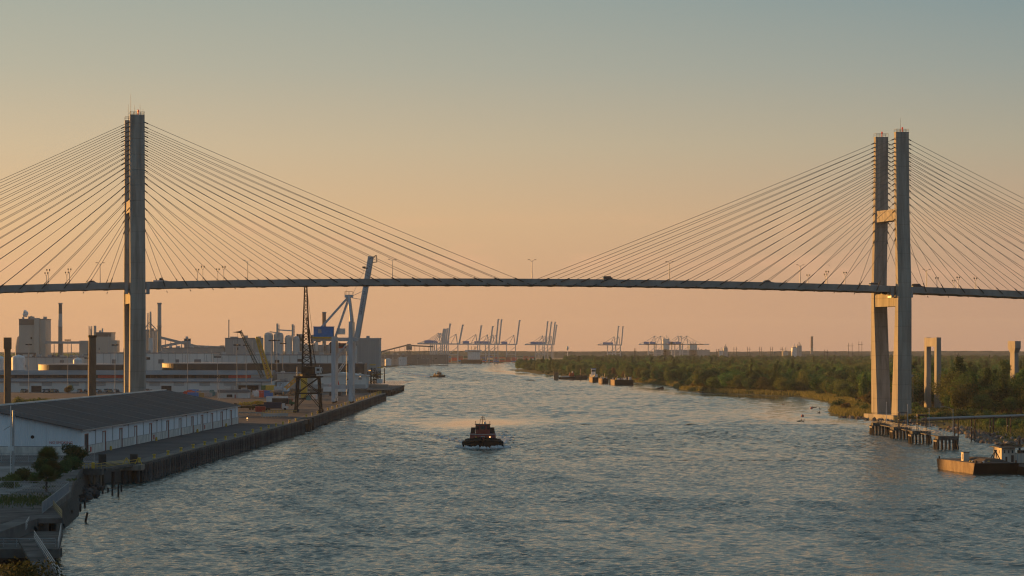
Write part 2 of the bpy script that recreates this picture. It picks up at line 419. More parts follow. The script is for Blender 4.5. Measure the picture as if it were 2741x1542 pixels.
def river_mesh():
    V1, Q1 = wave_patch(-100, 210, .48, 330, 763, .56, 1.3, 4.2, WAVE * .0125, 3, 0)
    V3, Q3 = wave_patch(-100, 210, .8, 760, 1124, 1.0, 2.2, 6.0, WAVE * .0125, 3, 0)
    V2, Q2 = wave_patch(-100, 210, 1.4, 1120, 2710, 2.8, 4.5, 13.0, WAVE * .0115, 5, 0)
    V4, Q4 = wave_patch(-260, 300, 3.2, 2700, 6500, 5.0, 10, 22, WAVE * .02, 6, 60)
    Q1 = np.vstack([Q1, Q3 + len(V1)]); V1 = np.vstack([V1, V3]); Q2 = np.vstack([Q2, Q4 + len(V2)]); V2 = np.vstack([V2, V4])
    V = np.vstack([V1, V2]); Q = np.vstack([Q1, Q2 + len(V1)]); ext = []
    for (a, b, c, d) in ((-9000, 9000, 6500, 10000), (-9000, 9000, -500, 330), (-9000, -100, 330, 2700), (210, 9000, 330, 2700), (-9000, -260, 2700, 6500), (300, 9000, 2700, 6500)):
        o = len(V); V = np.vstack([V, [(a, c, 0), (b, c, 0), (b, d, 0), (a, d, 0)]]); ext.append((o, o + 1, o + 2, o + 3))
    o = bpy.data.objects.new('river', np_mesh('river', V, np.vstack([Q, ext]), M_water, True)); col.objects.link(o)
    rip = np.concatenate(RIP + [np.full(24, 2.0)]); o.data.attributes.new('ripple', 'FLOAT', 'POINT').data.foreach_set('value', rip.astype(np.float32))
    return tag(o, 'rippled blue grey river water', kind='structure')
WAVE = .62
river_mesh()

# ------------------------------------------------------------------ land
QZ = 4.5
def shore_x(d):
    for (x0, d0), (x1, d1) in zip(SHORE[:-1], SHORE[1:]):
        if d1 <= d <= d0: return x0 + (x1 - x0) * (d0 - d) / (d0 - d1)
    return 1e9
def land_strip(pts, offs):                              # rows of points going inland from a shoreline
    mb = MB(); vs_ = []; n = len(offs)
    for x, d in pts:
        for ox, oy, z in offs: vs_.append((x + ox, d + oy, z))
    fs = []
    for i in range(len(pts) - 1):
        for k in range(n - 1):
            a = i * n + k; fs.append((a, a + n, a + n + 1, a + 1))
    return mb.add(vs_, fs)
fine_shore = []
for (x0, d0), (x1, d1) in zip(SHORE[:-1], SHORE[1:]):
    k = max(2, int(math.hypot(x1 - x0, d1 - d0) / 12))
    for i in range(k):
        t = i / k; fine_shore.append((x0 + (x1 - x0) * t + random.uniform(-2.2, 2.2), d0 + (d1 - d0) * t))
fine_shore.append(SHORE[-1])
tip = [(60, 4230), (300, 4300), (900, 4350), (8000, 4380)]
struct('marsh_ground', land_strip(tip[::-1] + fine_shore, [(-6, -3, -1.2), (5, 2, .7), (14, 6, 1.3), (40, 12, 1.9), (1500, 30, 2.2), (8500, 60, 2.2)]), M_soil, 'low marshy ground on the wooded bank')
# far shore behind the bend
far = [(-9000, 2000), (-700, 2050), (-240, 2300), (-232, 3400), (-222, 4500), (-224, 4700), (-173, 5510), (-60, 6150), (0, 6455), (260, 6600), (900, 6500), (2600, 6300), (8900, 6000)]
mb = MB(); vs_ = []
for x, d in far:
    vs_ += [(x, d, -1), (x - 1, d + 3, 2.6)]
n = len(vs_); vs_ += [(8900, 9900, 2.6), (-9000, 9900, 2.6)]
mb.add(vs_, [(2 * i, 2 * i + 2, 2 * i + 3, 2 * i + 1) for i in range(len(far) - 1)] + [tuple(range(1, n, 2)) + (n, n + 1)])
struct('far_ground', mb, M_land, 'flat land round the far river bend')
# port ground (apron, yard and foreground bank)
port = [(-80, 1014), (-83, 1016), (-83, 1062), (-80.5, 1062), (-78.6, 1642), (-150, 1650), (-150, 1796), (-98, 1800), (-98, 2060), (-245, 2300), (-4000, 2300), (-4000, 60), (-22, 60), (-25, 215), (-34, 262), (-76, 330), (-76, 428), (-79, 456), (-83.5, 505), (-90.5, 551), (-97, 600), (-98, 632), (-88.7, 637)]
struct('port_ground', MB().prism(port, -1.0, QZ), M_yard, 'grey concrete port apron and yard')
struct('quay_road', MB().prism([(-108.5, 650), (-92, 650), (-84.5, 1010), (-86, 1100), (-86, 1640), (-150, 1640), (-400, 1640), (-400, 1110), (-108.5, 1110)], QZ - .5, QZ + .012), M_asph, 'dark asphalt apron between warehouse and quay edge')
struct('gravel_yard', MB().prism([(-160, 500), (-94, 500), (-97.5, 596), (-104, 618), (-160, 618)], QZ - .5, QZ + .03), M_gravel, 'pale gravel yard with patchy grass behind the fence')

edge_ = [(-76, 425), (-79, 456), (-83.5, 505), (-90.5, 551), (-97, 600), (-98, 634)]
struct('bank_slope', land_strip(edge_, [(-1.5, -.3, QZ - .02), (.3, 0, QZ - 1.2), (.9, .4, 1.2), (1.9, .8, -.8)]), mat('dark_mud_bank', (.04, .04, .034), .9, var=.5, scale=.5, bump=.25), 'dark muddy bank sloping to the water below the yard')
# hills on the horizon
def ridge(name, d, x0, x1, zlo, zhi, step, m, label):
    mb = MB(); vs_ = []; k = int((x1 - x0) / step); ph = [random.uniform(0, 6.28) for _ in range(6)]
    for i in range(k + 1):
        x = x0 + (x1 - x0) * i / k
        t = .5 + .2 * math.sin(x / 900 + ph[0]) + .14 * math.sin(x / 310 + ph[1]) + .08 * math.sin(x / 90 + ph[2]) + random.uniform(-.06, .06)
        z = zlo + (zhi - zlo) * t
        vs_ += [(x, d - 60, 1.5), (x, d - 20 + random.uniform(-8, 8), z * .8), (x, d + random.uniform(-8, 8), z), (x, d + 400, 1.5)]
    fs = []
    for i in range(k):
        for j in range(3): a = i * 4 + j; fs.append((a, a + 4, a + 5, a + 1))
    mb.add(vs_, fs); return struct(name, mb, m, label)
ridge('hills', 9000, -7000, 8000, 19, 28, 14, M_land, 'low wooded skyline far beyond the river')
ridge('hills', 7400, 260, 7000, 14, 23, 12, M_land, 'hazy wooded rise beyond the marsh')

# ------------------------------------------------------------------ haze
hz = bpy.data.materials.new('haze_air'); hz.use_nodes = True; ht = hz.node_tree; ht.nodes.clear()
pv = ht.nodes.new('ShaderNodeVolumePrincipled'); pv.inputs['Color'].default_value = (.84, .92, 1.0, 1); pv.inputs['Density'].default_value = .000026; pv.inputs['Anisotropy'].default_value = .0
pv.inputs['Density Attribute'].default_value = ''; hz.cycles.homogeneous_volume = True
ho = ht.nodes.new('ShaderNodeOutputMaterial'); ht.links.new(pv.outputs[0], ho.inputs['Volume'])
hzo = MB().bb(-9500, 9500, -700, 10500, -2, 146).build('haze', hz); tag(hzo, 'thin warm evening haze over river and port', kind='stuff')

# ------------------------------------------------------------------ the bridge
TH = R(13.0)
DL = (F * 335 * math.cos(TH) - (2413 - CX) * 335 * math.sin(TH)) / ((2413 - CX) + (CX - 367))
DR = DL + 335 * math.sin(TH)
pl = Vector((PX(367, DL), DL, 0)); pr = Vector((PX(2413, DR), DR, 0))
nperp = Vector((-math.sin(TH), math.cos(TH), 0))
bc = (pl + pr) / 2 + nperp * 12.5
bridge = thing('cable_stayed_bridge', (bc.x, bc.y, 0), 'tall concrete bridge with two towers and fans of stay cables over the river', 'bridge', rz=TH)
def deck_z(s): return 61.75 - 8.2e-5 * s * s              # top of the edge girder
TOPZ = [128.4, 127.4]
ANCH_DZ = [0, 1.9, 3.8, 5.7, 7.6, 9.5, 11.4, 13.3, 15.3, 17.4, 19.7, 22.2, 25.0, 28.1, 31.5, 35.2, 39.2, 43.6]
S_I = [11 + 8.9 * i for i in range(18)]
def leg_rings(sx, sy, top):
    out = []
    for z, yc, t, b in ((2.4, 12.4, 8.2, 6.5), (20, 13.3, 6.8, 6.4), (50, 14.8, 4.2, 6.3), (59, 15.0, 3.7, 6.2), (64, 14.8, 3.5, 6.2), (92, 13.1, 3.2, 6.1), (top, 12.5, 3.0, 6.0)):
        c = .35
        y0, y1 = sy * yc - t / 2, sy * yc + t / 2; x0, x1 = sx - b / 2, sx + b / 2
        out.append([(x0 + c, y0, z), (x1 - c, y0, z), (x1, y0 + c, z), (x1, y1 - c, z), (x1 - c, y1, z), (x0 + c, y1, z), (x0, y1 - c, z), (x0, y0 + c, z)])
    return out
M_red_l = mat('red_beacon', (.5, .03, .02), .4, emit=((1, .05, .02), .15))
for ti, sx in enumerate((-167.5, 167.5)):
    top = TOPZ[ti]
    tw = bpy.data.objects.new('tower', None); col.objects.link(tw); tw.parent = bridge
    for sy in (-1, 1):
        MB().loft(leg_rings(sx, sy, top - (0 if sy < 0 else .3))).build('leg', M_conc, tw)
        rail = MB(); yc = sy * 12.5
        for dx in np.linspace(-2.9, 2.9, 5):
            for dy in (-1.4, 1.4): rail.beam((sx + dx, yc + dy, top - .4), (sx + dx, yc + dy, top + 1.2), .09)
        for dy in (-1.4, 1.4):
            for hh in (.6, 1.2): rail.beam((sx - 2.9, yc + dy, top + hh), (sx + 2.9, yc + dy, top + hh), .08)
        for dx in (-2.9, 2.9): rail.beam((sx + dx, yc - 1.4, top + 1.2), (sx + dx, yc + 1.4, top + 1.2), .08)
        rail.build('guard_rail', M_dark, tw)
        MB().lathe((sx + .4, yc, top - .4), [(.25, 0), (.25, 1.5), (.4, 1.6), (.4, 2.3), (.1, 2.6)], 8).build('beacon', M_red_l, tw)
        ants = [(-2.6, 8.5), (-1, 4.0), (1.2, 4.4), (2.4, 2.5)] if (ti == 0 and sy < 0) else ([(-1.5, 6.5), (.8, 3)] if ti == 0 else ([(-.4, 6.2)] if sy < 0 else []))
        for dx, hh in ants:
            MB().tube((sx + dx, yc, top - .4), (sx + dx, yc, top + hh), .10, .04, 5).build('antenna', M_dark, tw)
    # cross beams: upper, and lower under the deck
    up = MB().bb(sx - 2.5, sx + 2.5, -12.2, 12.2, 88.6, 93.6); up.build('crossbeam', M_conc, tw)
    lo = MB().bb(sx - 2.7, sx + 2.7, -13.6, 13.6, 50.6, 56.2); lo.build('crossbeam', M_conc, tw)
    MB().bb(sx - 6, sx + 6, -18.5, 18.5, -3, 2.6).build('pile_cap', M_conc2, tw)
    for dx in (-4.4, 4.4):                                   # maintenance brackets beside the deck
        mb = MB().bb(sx + dx - .7, sx + dx + .7, -13.3, -12.7, 55.0, deck_z(sx) - .3); mb.bb(sx + dx - .7, sx + dx + .7, -13.3, -9, 54.4, 55.0)
        mb.build('bracket', M_steel, tw)
    for dy in (-9, 9): MB().bb(sx - 1.2, sx + 1.2, dy - 1, dy + 1, 56.1, 57.3).build('bearing', M_dark, tw)
# deck
SE = 345
ss = np.arange(-SE, SE + .1, 7.5)
def girder(y0, y1, dz0, dz1):
    mb = MB(); rings = [[(s, y0, deck_z(s) + dz0), (s, y1, deck_z(s) + dz0), (s, y1, deck_z(s) + dz1), (s, y0, deck_z(s) + dz1)] for s in ss]
    return mb.loft(rings)
dk = bpy.data.objects.new('deck', None); col.objects.link(dk); dk.parent = bridge
girder(-12.35, 12.35, -1.35, -1.0).build('slab', M_deck, dk)
girder(-11.9, 11.9, -1.0, -.94).build('road_surface', M_asph, dk)
for y0, y1 in ((-12.5, -10.9), (10.9, 12.5)):
    girder(y0, y1, -2.75, -1.35).build('edge_girder', M_deck, dk)
for y in (-12.45, 12.15): girder(y, y + .3, -1.35, -.02).build('barrier', M_deck, dk)
fb = MB().profile_x([(-10.9, -1.35), (10.9, -1.35), (10.9, -2.3), (6, -2.9), (-6, -2.9), (-10.9, -2.3)], -.35, .35).mesh('floor_beam', M_deck)
hb = MB().profile_y([(-2.0, -2.7), (2.0, -2.7), (.7, -2.9), (-.6, -2.9)], -.8, .8).mesh('anchor_haunch', M_deck)
cols = []
for tx in (-167.5, 167.5):
    for sgn in (-1, 1):
        for i, s in enumerate(S_I): cols.append((tx, sgn, i, tx + sgn * s))
for tx, sgn, i, s in cols:
    part('floor_beam', fb, dk, (s, 0, deck_z(s)))
    for y in (-11.7, 11.7): part('anchor_haunch', hb, dk, (s, y, deck_z(s)))
# stays
def stay(p, q):
    mb = MB(); n = 10; sag = (Vector(p) - Vector(q)).length * .004
    pts = [Vector(p).lerp(Vector(q), t / n) - Vector((0, 0, sag * 4 * (t / n) * (1 - t / n))) for t in range(n + 1)]
    return mb.path(pts, .095, 5)
for tx, sgn, i, s in cols:
    za = TOPZ[0 if tx < 0 else 1] - 3.0 - ANCH_DZ[17 - i]
    for sy in (-1, 1):
        yt = sy * (12.5 + max(0, (92 - za)) * .06)
        p = Vector((tx + sgn * 2.9, yt, za)); q = Vector((s, sy * 12.75, deck_z(s) - .7))
        ob = stay(p, q).build('stay_cable', M_cable, bridge)
        d = (q - p).normalized(); a = q - d * 2.6
        MB().tube(a, q + d * 1.6, .21, n=6).build('anchor_sleeve', M_dark, ob)
        MB().tube(q + d * 3.4, q + d * 5.4 if d.z > -.45 else q + d * 4.3, .14, n=6).build('anchor_pipe', M_dark, ob) if sy < 0 else None
        MB().tube(p - d * .4, p + d * 1.8, .24, n=6).build('socket', M_dark, ob)
# end piers that carry the side spans
for s in (-338, 338):
    pier = bpy.data.objects.new('end_pier', None); col.objects.link(pier); pier.parent = bridge
    for y in (-9, 9): MB().bb(s - 1.6, s + 1.6, y - 2, y + 2, -1, deck_z(s) - 4.4).build('column', M_conc2, pier)
    MB().bb(s - 1.8, s + 1.8, -12, 12, deck_z(s) - 4.4, deck_z(s) - 2.75).build('cap_beam', M_conc2, pier)
def on_deck(s, y, dz=-.94):
    c, sn = math.cos(TH), math.sin(TH)
    return Vector((bc.x + s * c - y * sn, bc.y + s * sn + y * c, deck_z(s) + dz))
def s_of(px, y=0):                                             # deck station whose image column is px
    lo, hi = -400.0, 400.0
    for _ in range(60):
        m_ = (lo + hi) / 2; p = on_deck(m_, y)
        if CX + p.x / p.y * F < px: lo = m_
        else: hi = m_
    return lo
# bridge lamps
def lamp_tall(h=9.5):
    r = thing('street_lamp', (0, 0, 0), '', 'street lamp', 'tall twin-arm lamps along the bridge deck')
    MB().tube((0, 0, -.1), (0, 0, h), .2, .13, 6).build('pole', M_steel, r)
    for sg in (-1, 1):
        MB().path([(0, 0, h - .6), (sg * .7, 0, h + .1), (sg * 1.1, 0, h + .3)], .06, 5).build('arm', M_steel, r)
        MB().box((sg * 1.45, 0, h + .32), (.9, .4, .22)).build('lamp_head', M_dark, r)
    return r
lt = None; names = ['between the tower by the port and the bridge end', 'nearest the port-side tower over the river', 'above the quay crane boom', 'at midspan', 'between midspan and the marsh tower', 'just before the marsh-side tower', 'just past the marsh-side tower']
for px, nm in zip((268, 663, 1050, 1424, 1792, 2142, 2480), ['on deck landward of the port-side tower', 'on deck above the green mobile crane', 'on deck beside the raised quay crane boom', 'at the middle of the main span', 'on deck over the moored barges', 'among the short floodlights before the marsh-side tower', 'on deck just past the marsh-side tower']):
    lab = 'tall slim twin-arm street lamp ' + nm
    p = on_deck(s_of(px, 11.2), 11.2)
    if lt is None: lt = lamp_tall(); lt.location = p; lt.rotation_euler.z = TH; lt['label'] = lab
    else: dup(lt, p, TH, lab)
fl = None
for px, y, h in ((124, 6, 6.2), (129, -6, 7.2), (179, 6, 6.2), (186, -6, 7.2), (528, 6, 6.3), (543, -6, 7.2), (583, 6, 6.3), (599, -6, 7.0), (2163, 6, 5.4), (2210, 6, 6), (2214, -6, 6.8), (2262, -6, 6.6), (2508, -6, 5.6), (2553, 6, 5.2), (2565, -6, 6.3), (2611, -6, 6.2)):
    p = on_deck(s_of(px, y), y)
    side = 'upstream' if y > 0 else 'downstream'; end = 'port-side' if px < 1000 else 'marsh-side'
    lab = f'short twin-head floodlight mast near the {end} tower on the {side} half of the deck'
    if fl is None:
        fl = thing('floodlight_mast', p, lab, 'floodlight', 'short floodlights on the bridge by the towers', rz=TH)
        MB().tube((0, 0, -.1), (0, 0, 5.6), .15, .12, 6).build('pole', M_steel, fl)
        for sg in (-1, 1):
            MB().path([(0, 0, 5.3), (sg * .45, 0, 5.8), (sg * .5, 0, 6.3)], .05, 5).build('arm', M_dark, fl)
            MB().box((sg * .55, 0, 6.6), (.45, .5, .7)).build('lamp_head', M_dark, fl)
        fl.scale = (1, 1, h / 6.9)
    else: dup(fl, p, TH, lab, scale=(1, 1, h / 6.9))
    (fl if px == 124 else bpy.context.scene.collection.objects[-1])
# vehicles on the deck
def car(loc, rz, label, kind, body, cat='car'):
    r = thing('car', loc, label, cat, 'vehicles crossing the bridge' if loc[2] > 40 else None, rz=rz)
    if kind == 'pickup': low = [(-2.8, .35), (2.8, .35), (2.8, .95), (1.3, 1.1), (-2.8, 1.15)]; top = [(-.6, 1.1), (1.2, 1.1), (.6, 1.8), (-.5, 1.8)]
    elif kind == 'suv': low = [(-2.35, .35), (2.35, .35), (2.35, .95), (1.3, 1.08), (-2.35, 1.1)]; top = [(-2.3, 1.08), (1.25, 1.08), (.5, 1.8), (-2.1, 1.8)]
    else: low = [(-2.3, .3), (2.3, .3), (2.3, .8), (1.2, .95), (-2.2, .95)]; top = [(-1.9, .93), (1.2, .93), (.4, 1.45), (-1.1, 1.45)]
    MB().profile_y(low, -.92, .92).build('body', body, r)
    MB().profile_y(top, -.82, .82).build('cabin', M_glass, r)
    tt = [(x * .93 + (top[0][0] + top[1][0]) * .02, z) for x, z in top[2:]]
    MB().bb(min(p[0] for p in top[2:]) + .05, max(p[0] for p in top[2:]) - .05, -.8, .8, top[2][1] - .02, top[2][1] + .08).build('roof', body, r)
    for x in (-1.5, 1.5):
        for y in (-.85, .85): MB().tube((x, y - .12, .34), (x, y + .12, .34), .34, n=10).build('wheel', M_tyre, r)
    return r
M_carw = mat('white_car', (.6, .6, .6), .3, var=.03); M_carb = mat('black_car', (.02, .02, .022), .25, var=.03); M_cars = mat('silver_car', (.3, .32, .33), .3, .5, var=.03)
for px, y, kd, m_, lab in ((430, -7, 'pickup', M_carw, 'white pickup truck driving past the port-side tower'), (248, -7, 'sedan', M_cars, 'silver sedan on the deck landward of the port-side tower'),
                           (1630, -7, 'suv', M_carb, 'dark SUV driving across the main span'), (2055, -7, 'sedan', M_carb, 'dark low sedan on the deck short of the marsh-side tower'),
                           (2343, -4, 'suv', M_carw, 'white SUV passing in front of the marsh-side tower leg'), (2457, -7, 'suv', M_carb, 'dark car just past the marsh-side tower')):
    p = on_deck(s_of(px, y), y)
    o = car(p, TH, lab, kd, m_)
    o.scale = (1.15, 1.15, 1.3)
# ================================================================== the port side
def text_obj(body, size, m, parent, loc, rot, name='lettering'):
    cu = bpy.data.curves.new(name, 'FONT'); cu.body = body; cu.size = size; cu.align_x = 'LEFT'; cu.extrude = .01; cu.materials.append(m)
    tmp = bpy.data.objects.new(name, cu); col.objects.link(tmp); bpy.context.view_layer.update()
    me = bpy.data.meshes.new_from_object(tmp.evaluated_get(bpy.context.evaluated_depsgraph_get())); bpy.data.objects.remove(tmp)
    if not me.materials: me.materials.append(m)
    o = bpy.data.objects.new(name, me); col.objects.link(o); o.parent = parent; o.location = loc; o.rotation_euler = rot
    return o
# ---- the long warehouse on the quay
wh = thing('warehouse', (-110, 682, QZ), 'long low white metal warehouse with dark pitched roof on the near quay', 'warehouse', rz=-math.atan2(10, 293))
WL, WW, EZ, RZ = 293.0, 54.0, 6.5, 12.1
M_doorw = mat('pale_door', (.55, .57, .55), .7, var=.1, scale=.4, objvar=.2); M_rdframe = mat('red_frame', (.28, .10, .075), .7)
doors = [(a - 682, .5 + 0 * a) for a in (686.5, 711, 735.5, 759, 784, 815, 839, 864, 885, 907.5, 930.5, 954)]
def wpos(d): return d[0]
MB().profile_y([(-.25, 0), (-WW + .25, 0), (-WW + .25, EZ - .2), (-WW / 2, RZ - .35), (-.25, EZ - .2)], .25, WL - .25).build('core', M_dark, wh)
# east wall in panels between doors; plinth below
edges = [0.0]
for y, _ in doors: edges += [y, y + 4.6]
edges.append(WL)
for i in range(0, len(edges), 2):
    a, b = edges[i], edges[i + 1]
    k = max(1, round((b - a) / 9.5))
    for j in range(k):
        p0 = a + (b - a) * j / k; p1 = a + (b - a) * (j + 1) / k
        MB().bb(-.2, 0, p0 + .04, p1 - .04, 2.3, EZ - .02).build('wall_panel', M_wall, wh)
        MB().bb(-.2, .18, p0 + .03, p1 - .03, 0, 2.2).build('plinth', M_plinth, wh)
        if j: MB().tube((.1, p0, .2), (.1, p0, EZ), .09, n=6).build('downpipe', M_steel, wh)
    MB().bb(-.2, .22, a, b, 2.2, 2.34).build('ledge', M_steel, wh)
for n, (y, _) in enumerate(doors):
    MB().bb(-.2, 0, y, y + 4.6, 5.1, EZ - .02).build('wall_panel', M_wall, wh)
    d = MB().bb(-.24, -.12, y + .15, y + 4.45, 0, 5.05).build('door', M_doorw, wh)
    if n in (0,): d.data.materials[0] = mat('open_door_shade', (.05, .05, .05))
    fr = MB()
    for yy in (y - .05, y + 4.4): fr.bb(-.1, .1, yy, yy + .25, 0, 5.1)
    fr.bb(-.1, .14, y - .05, y + 4.65, 5.1, 5.35).build('door_frame', M_rdframe, d)
    if n % 2 == 0:
        l = MB().tube((0, y + 6.5, 5.8), (1.1, y + 6.5, 6.1), .05, n=5); l.box((1.3, y + 6.5, 6.05), (.5, .35, .2)); l.build('wall_lamp', M_dark, wh)
    if n % 3 == 1: MB().lathe((1.2, y + 5.6, 0), [(.35, 0), (.35, .7), (.2, 1.2)], 8).build('guard_bollard', M_yel, wh)
    if n % 4 == 0: MB().bb(.19, .35, y + 6.5, y + 7.6, .5, 1.8).build('hose_box', M_red, wh)
# gable facing the river mouth of the yard
def gz(x): return EZ + (RZ - EZ) * (1 - abs(x + WW / 2) / (WW / 2))
k = 6
for j in range(k):
    x0 = -WW * j / k; x1 = -WW * (j + 1) / k
    pts = [(x0 - .03, 2.3), (x1 + .03, 2.3), (x1 + .03, gz(x1) - .1), (x0 - .03, gz(x0) - .1)]
    MB().profile_y([(x, z) for x, z in pts][::-1], 0, .2).build('wall_panel', M_wall, wh)
    MB().bb(x1 + .03, x0 - .03, -.18, .2, 0, 2.2).build('plinth', M_plinth, wh)
    MB().profile_y([(x, z) for x, z in pts], WL - .2, WL).build('wall_panel', M_wall, wh)
for x in (-12.5, -21.5): MB().tube((x, -.1, 4.7), (x, .1, 4.7), .45, n=12).build('vent', M_rustd, wh)
text_obj('NO SMOKING', .95, M_red, wh, (-8.2, -.03, 2.95), (R(90), 0, 0))
for sgn, nm in ((1, 'roof_slope'), (-1, 'roof_slope')):
    xe = .7 if sgn > 0 else -WW - .7; ze = EZ - .14
    ys = [-1.2] + list(range(14, int(WL), 27)) + [WL + 1.2]
    for y0, y1 in zip(ys[:-1], ys[1:]):
        rf = MB().profile_y([(xe, ze), (-WW / 2, RZ), (-WW / 2, RZ + .16), (xe, ze + .16)][::(1 if sgn < 0 else -1)], y0 + .02, y1 - .02).build(nm, M_roofd, wh)
        MB().profile_y([(xe, ze + .15), (-WW / 2, RZ + .15), (-WW / 2, RZ + .26), (xe, ze + .26)][::(1 if sgn < 0 else -1)], y1 - .22, y1 + .2).build('roof_seam', M_roofg, rf)
MB().profile_y([(-WW / 2 - .7, RZ + .02), (-WW / 2 + .7, RZ + .02), (-WW / 2 + .5, RZ + .38), (-WW / 2 - .5, RZ + .38)], -1.3, WL + 1.3).build('ridge_cap', M_steel, wh)
MB().bb(.55, .8, -1.2, WL + 1.2, EZ - .3, EZ + .0).build('gutter', M_steel, wh)

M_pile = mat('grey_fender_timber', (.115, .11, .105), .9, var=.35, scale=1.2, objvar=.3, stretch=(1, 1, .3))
M_sheet = mat('black_sheet_wall', (.018, .017, .016), .6, var=.4, scale=.5)  # near-black surface behind the fender piles
# ---- quay walls
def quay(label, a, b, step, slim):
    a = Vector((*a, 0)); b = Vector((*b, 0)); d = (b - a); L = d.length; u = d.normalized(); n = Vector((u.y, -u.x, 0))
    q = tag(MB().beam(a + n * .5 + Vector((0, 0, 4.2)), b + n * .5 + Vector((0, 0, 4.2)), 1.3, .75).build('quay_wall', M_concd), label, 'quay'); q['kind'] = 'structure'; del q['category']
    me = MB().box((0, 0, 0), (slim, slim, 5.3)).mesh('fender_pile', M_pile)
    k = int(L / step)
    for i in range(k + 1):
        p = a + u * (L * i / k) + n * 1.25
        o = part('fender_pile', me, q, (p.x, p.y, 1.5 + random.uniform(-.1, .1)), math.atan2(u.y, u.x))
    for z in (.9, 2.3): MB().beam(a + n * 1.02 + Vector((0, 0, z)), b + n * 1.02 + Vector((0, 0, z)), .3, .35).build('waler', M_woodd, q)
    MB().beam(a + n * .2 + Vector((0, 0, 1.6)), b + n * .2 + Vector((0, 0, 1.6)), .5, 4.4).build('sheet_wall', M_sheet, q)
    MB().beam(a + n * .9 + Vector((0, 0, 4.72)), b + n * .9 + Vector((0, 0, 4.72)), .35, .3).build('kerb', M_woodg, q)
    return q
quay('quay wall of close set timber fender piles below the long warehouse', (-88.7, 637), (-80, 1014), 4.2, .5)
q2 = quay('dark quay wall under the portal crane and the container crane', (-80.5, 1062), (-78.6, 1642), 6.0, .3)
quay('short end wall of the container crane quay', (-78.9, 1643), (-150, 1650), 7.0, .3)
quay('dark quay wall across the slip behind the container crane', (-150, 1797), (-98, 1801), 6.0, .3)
bl = MB().lathe((0, 0, 0), [(.5, 0), (.5, .15), (.3, .25), (.3, .8), (.5, .95), (.45, 1.15), (.1, 1.2)], 10)
me = bl.mesh('bollard', M_yel); i = 0
for (a, b, k) in (((-89.0, 640), (-81.2, 1008), 17), ((-81.8, 1066), (-80, 1636), 20)):
    for j in range(k):
        t = j / (k - 1); o = bpy.data.objects.new('mooring_bollard', me); col.objects.link(o)
        o.location = (a[0] + (b[0] - a[0]) * t - .3, a[1] + (b[1] - a[1]) * t, QZ); o.scale = (.95,) * 3
        tag(o, 'yellow mooring bollard on the quay edge ' + ('below the long warehouse' if k == 17 else 'by the big cranes'), 'bollard', 'yellow bollards along the quay ' + ('of the warehouse' if k == 17 else 'of the cranes'))
# row of yellow safety frames by the container crane
me = MB().path([(-.5, 0, 0), (-.5, 0, 1.1), (.5, 0, 1.1), (.5, 0, 0)], .09, 5).mesh('barrier', M_yel)
for j in range(14):
    o = bpy.data.objects.new('edge_barrier', me); col.objects.link(o); o.location = (-80.6 + .002 * j, 1392 + j * 16 + (30 if j > 6 else 0), QZ); o.rotation_euler.z = R(80)
    o.scale = (1.6, 1, 1.5); tag(o, 'small yellow tube barrier along the crane quay edge', 'barrier', 'yellow barriers beside the container crane')
# notch between the quays
nt_ = thing('mooring_platform', (-83, 1038, 0), 'dark concrete platform on stout piles in the notch between the quays', 'platform')
MB().bb(-1, 4.6, -12, 12, 3.0, 4.4).build('deck', M_concd, nt_)
for x in (.2, 3.6):
    for y in (-10, 0, 10): MB().tube((x, y, -1.5), (x, y, 3), .55, n=8).build('pile', M_woodd, nt_)
for y in (-11, 11): MB().bb(4.5, 5.2, y - .5, y + .5, -1, 4.7).build('fender', M_rustd, nt_)

M_pcrane = mat('near_black_steel', (.02, .018, .016), .75, var=.4, scale=1.2, c2=(.035, .026, .02))  # near-black steel, slightly browner in patches
# ---- portal crane of dark lattice steel
pc = thing('portal_crane', (-87.3, 1146, QZ), 'old black lattice portal crane with tall luffing jib on four braced legs', 'crane')
for sx in (-1, 1):
    for sy in (-1, 1):
        MB().beam((sx * 5.3, sy * 5.5, 1.2), (sx * 4.5, sy * 4.7, 15.2), .75).build('leg', M_pcrane, pc)
        MB().box((sx * 5.3, sy * 5.5, .65), (1.3, 4.6, 1.3)).build('bogie', M_pcrane, pc)
fr = MB()
for s in (-1, 1):
    for z0, z1, e0, e1 in ((1.5, 8.2, 5.25, 4.9), (8.2, 15.0, 4.9, 4.5)):
        for ax in (0, 1):
            f0 = lambda t, z, e: ((t * e, s * (e + .2), z) if ax == 0 else (s * e, t * (e + .2), z))
            if z0 < 3: fr.beam(f0(-1, z0 + .5, e0), f0(0, z1, e1), .28); fr.beam(f0(1, z0 + .5, e0), f0(0, z1, e1), .28)
            else: fr.beam(f0(-1, z0, e0), f0(1, z1, e1), .3); fr.beam(f0(1, z0, e0), f0(-1, z1, e1), .3)
            fr.beam(f0(-1, z1, e1), f0(1, z1, e1), .5)
fr.build('bracing', M_pcrane, pc)
MB().bb(-6, 6, -5.4, 5.4, 15.0, 15.6).build('platform', M_pcrane, pc)
MB().lathe((0, 0, 15.6), [(3.4, 0), (3.4, .8), (2.6, 1.0)], 16).build('slew_ring', M_pcrane, pc)
MB().bb(-2.8, 2.6, -3, 3.6, 16.6, 19.6).build('machine_house', M_pcrane, pc)
c_ = MB().bb(3.0, 5.6, -2.2, .6, 16.8, 19.4).build('operator_cab', M_white, pc)
MB().bb(5.55, 5.65, -1.6, .2, 17.8, 18.9).build('window', M_glass, c_); MB().bb(3.6, 4.9, -2.25, -2.15, 17.8, 18.9).build('window', M_glass, c_)
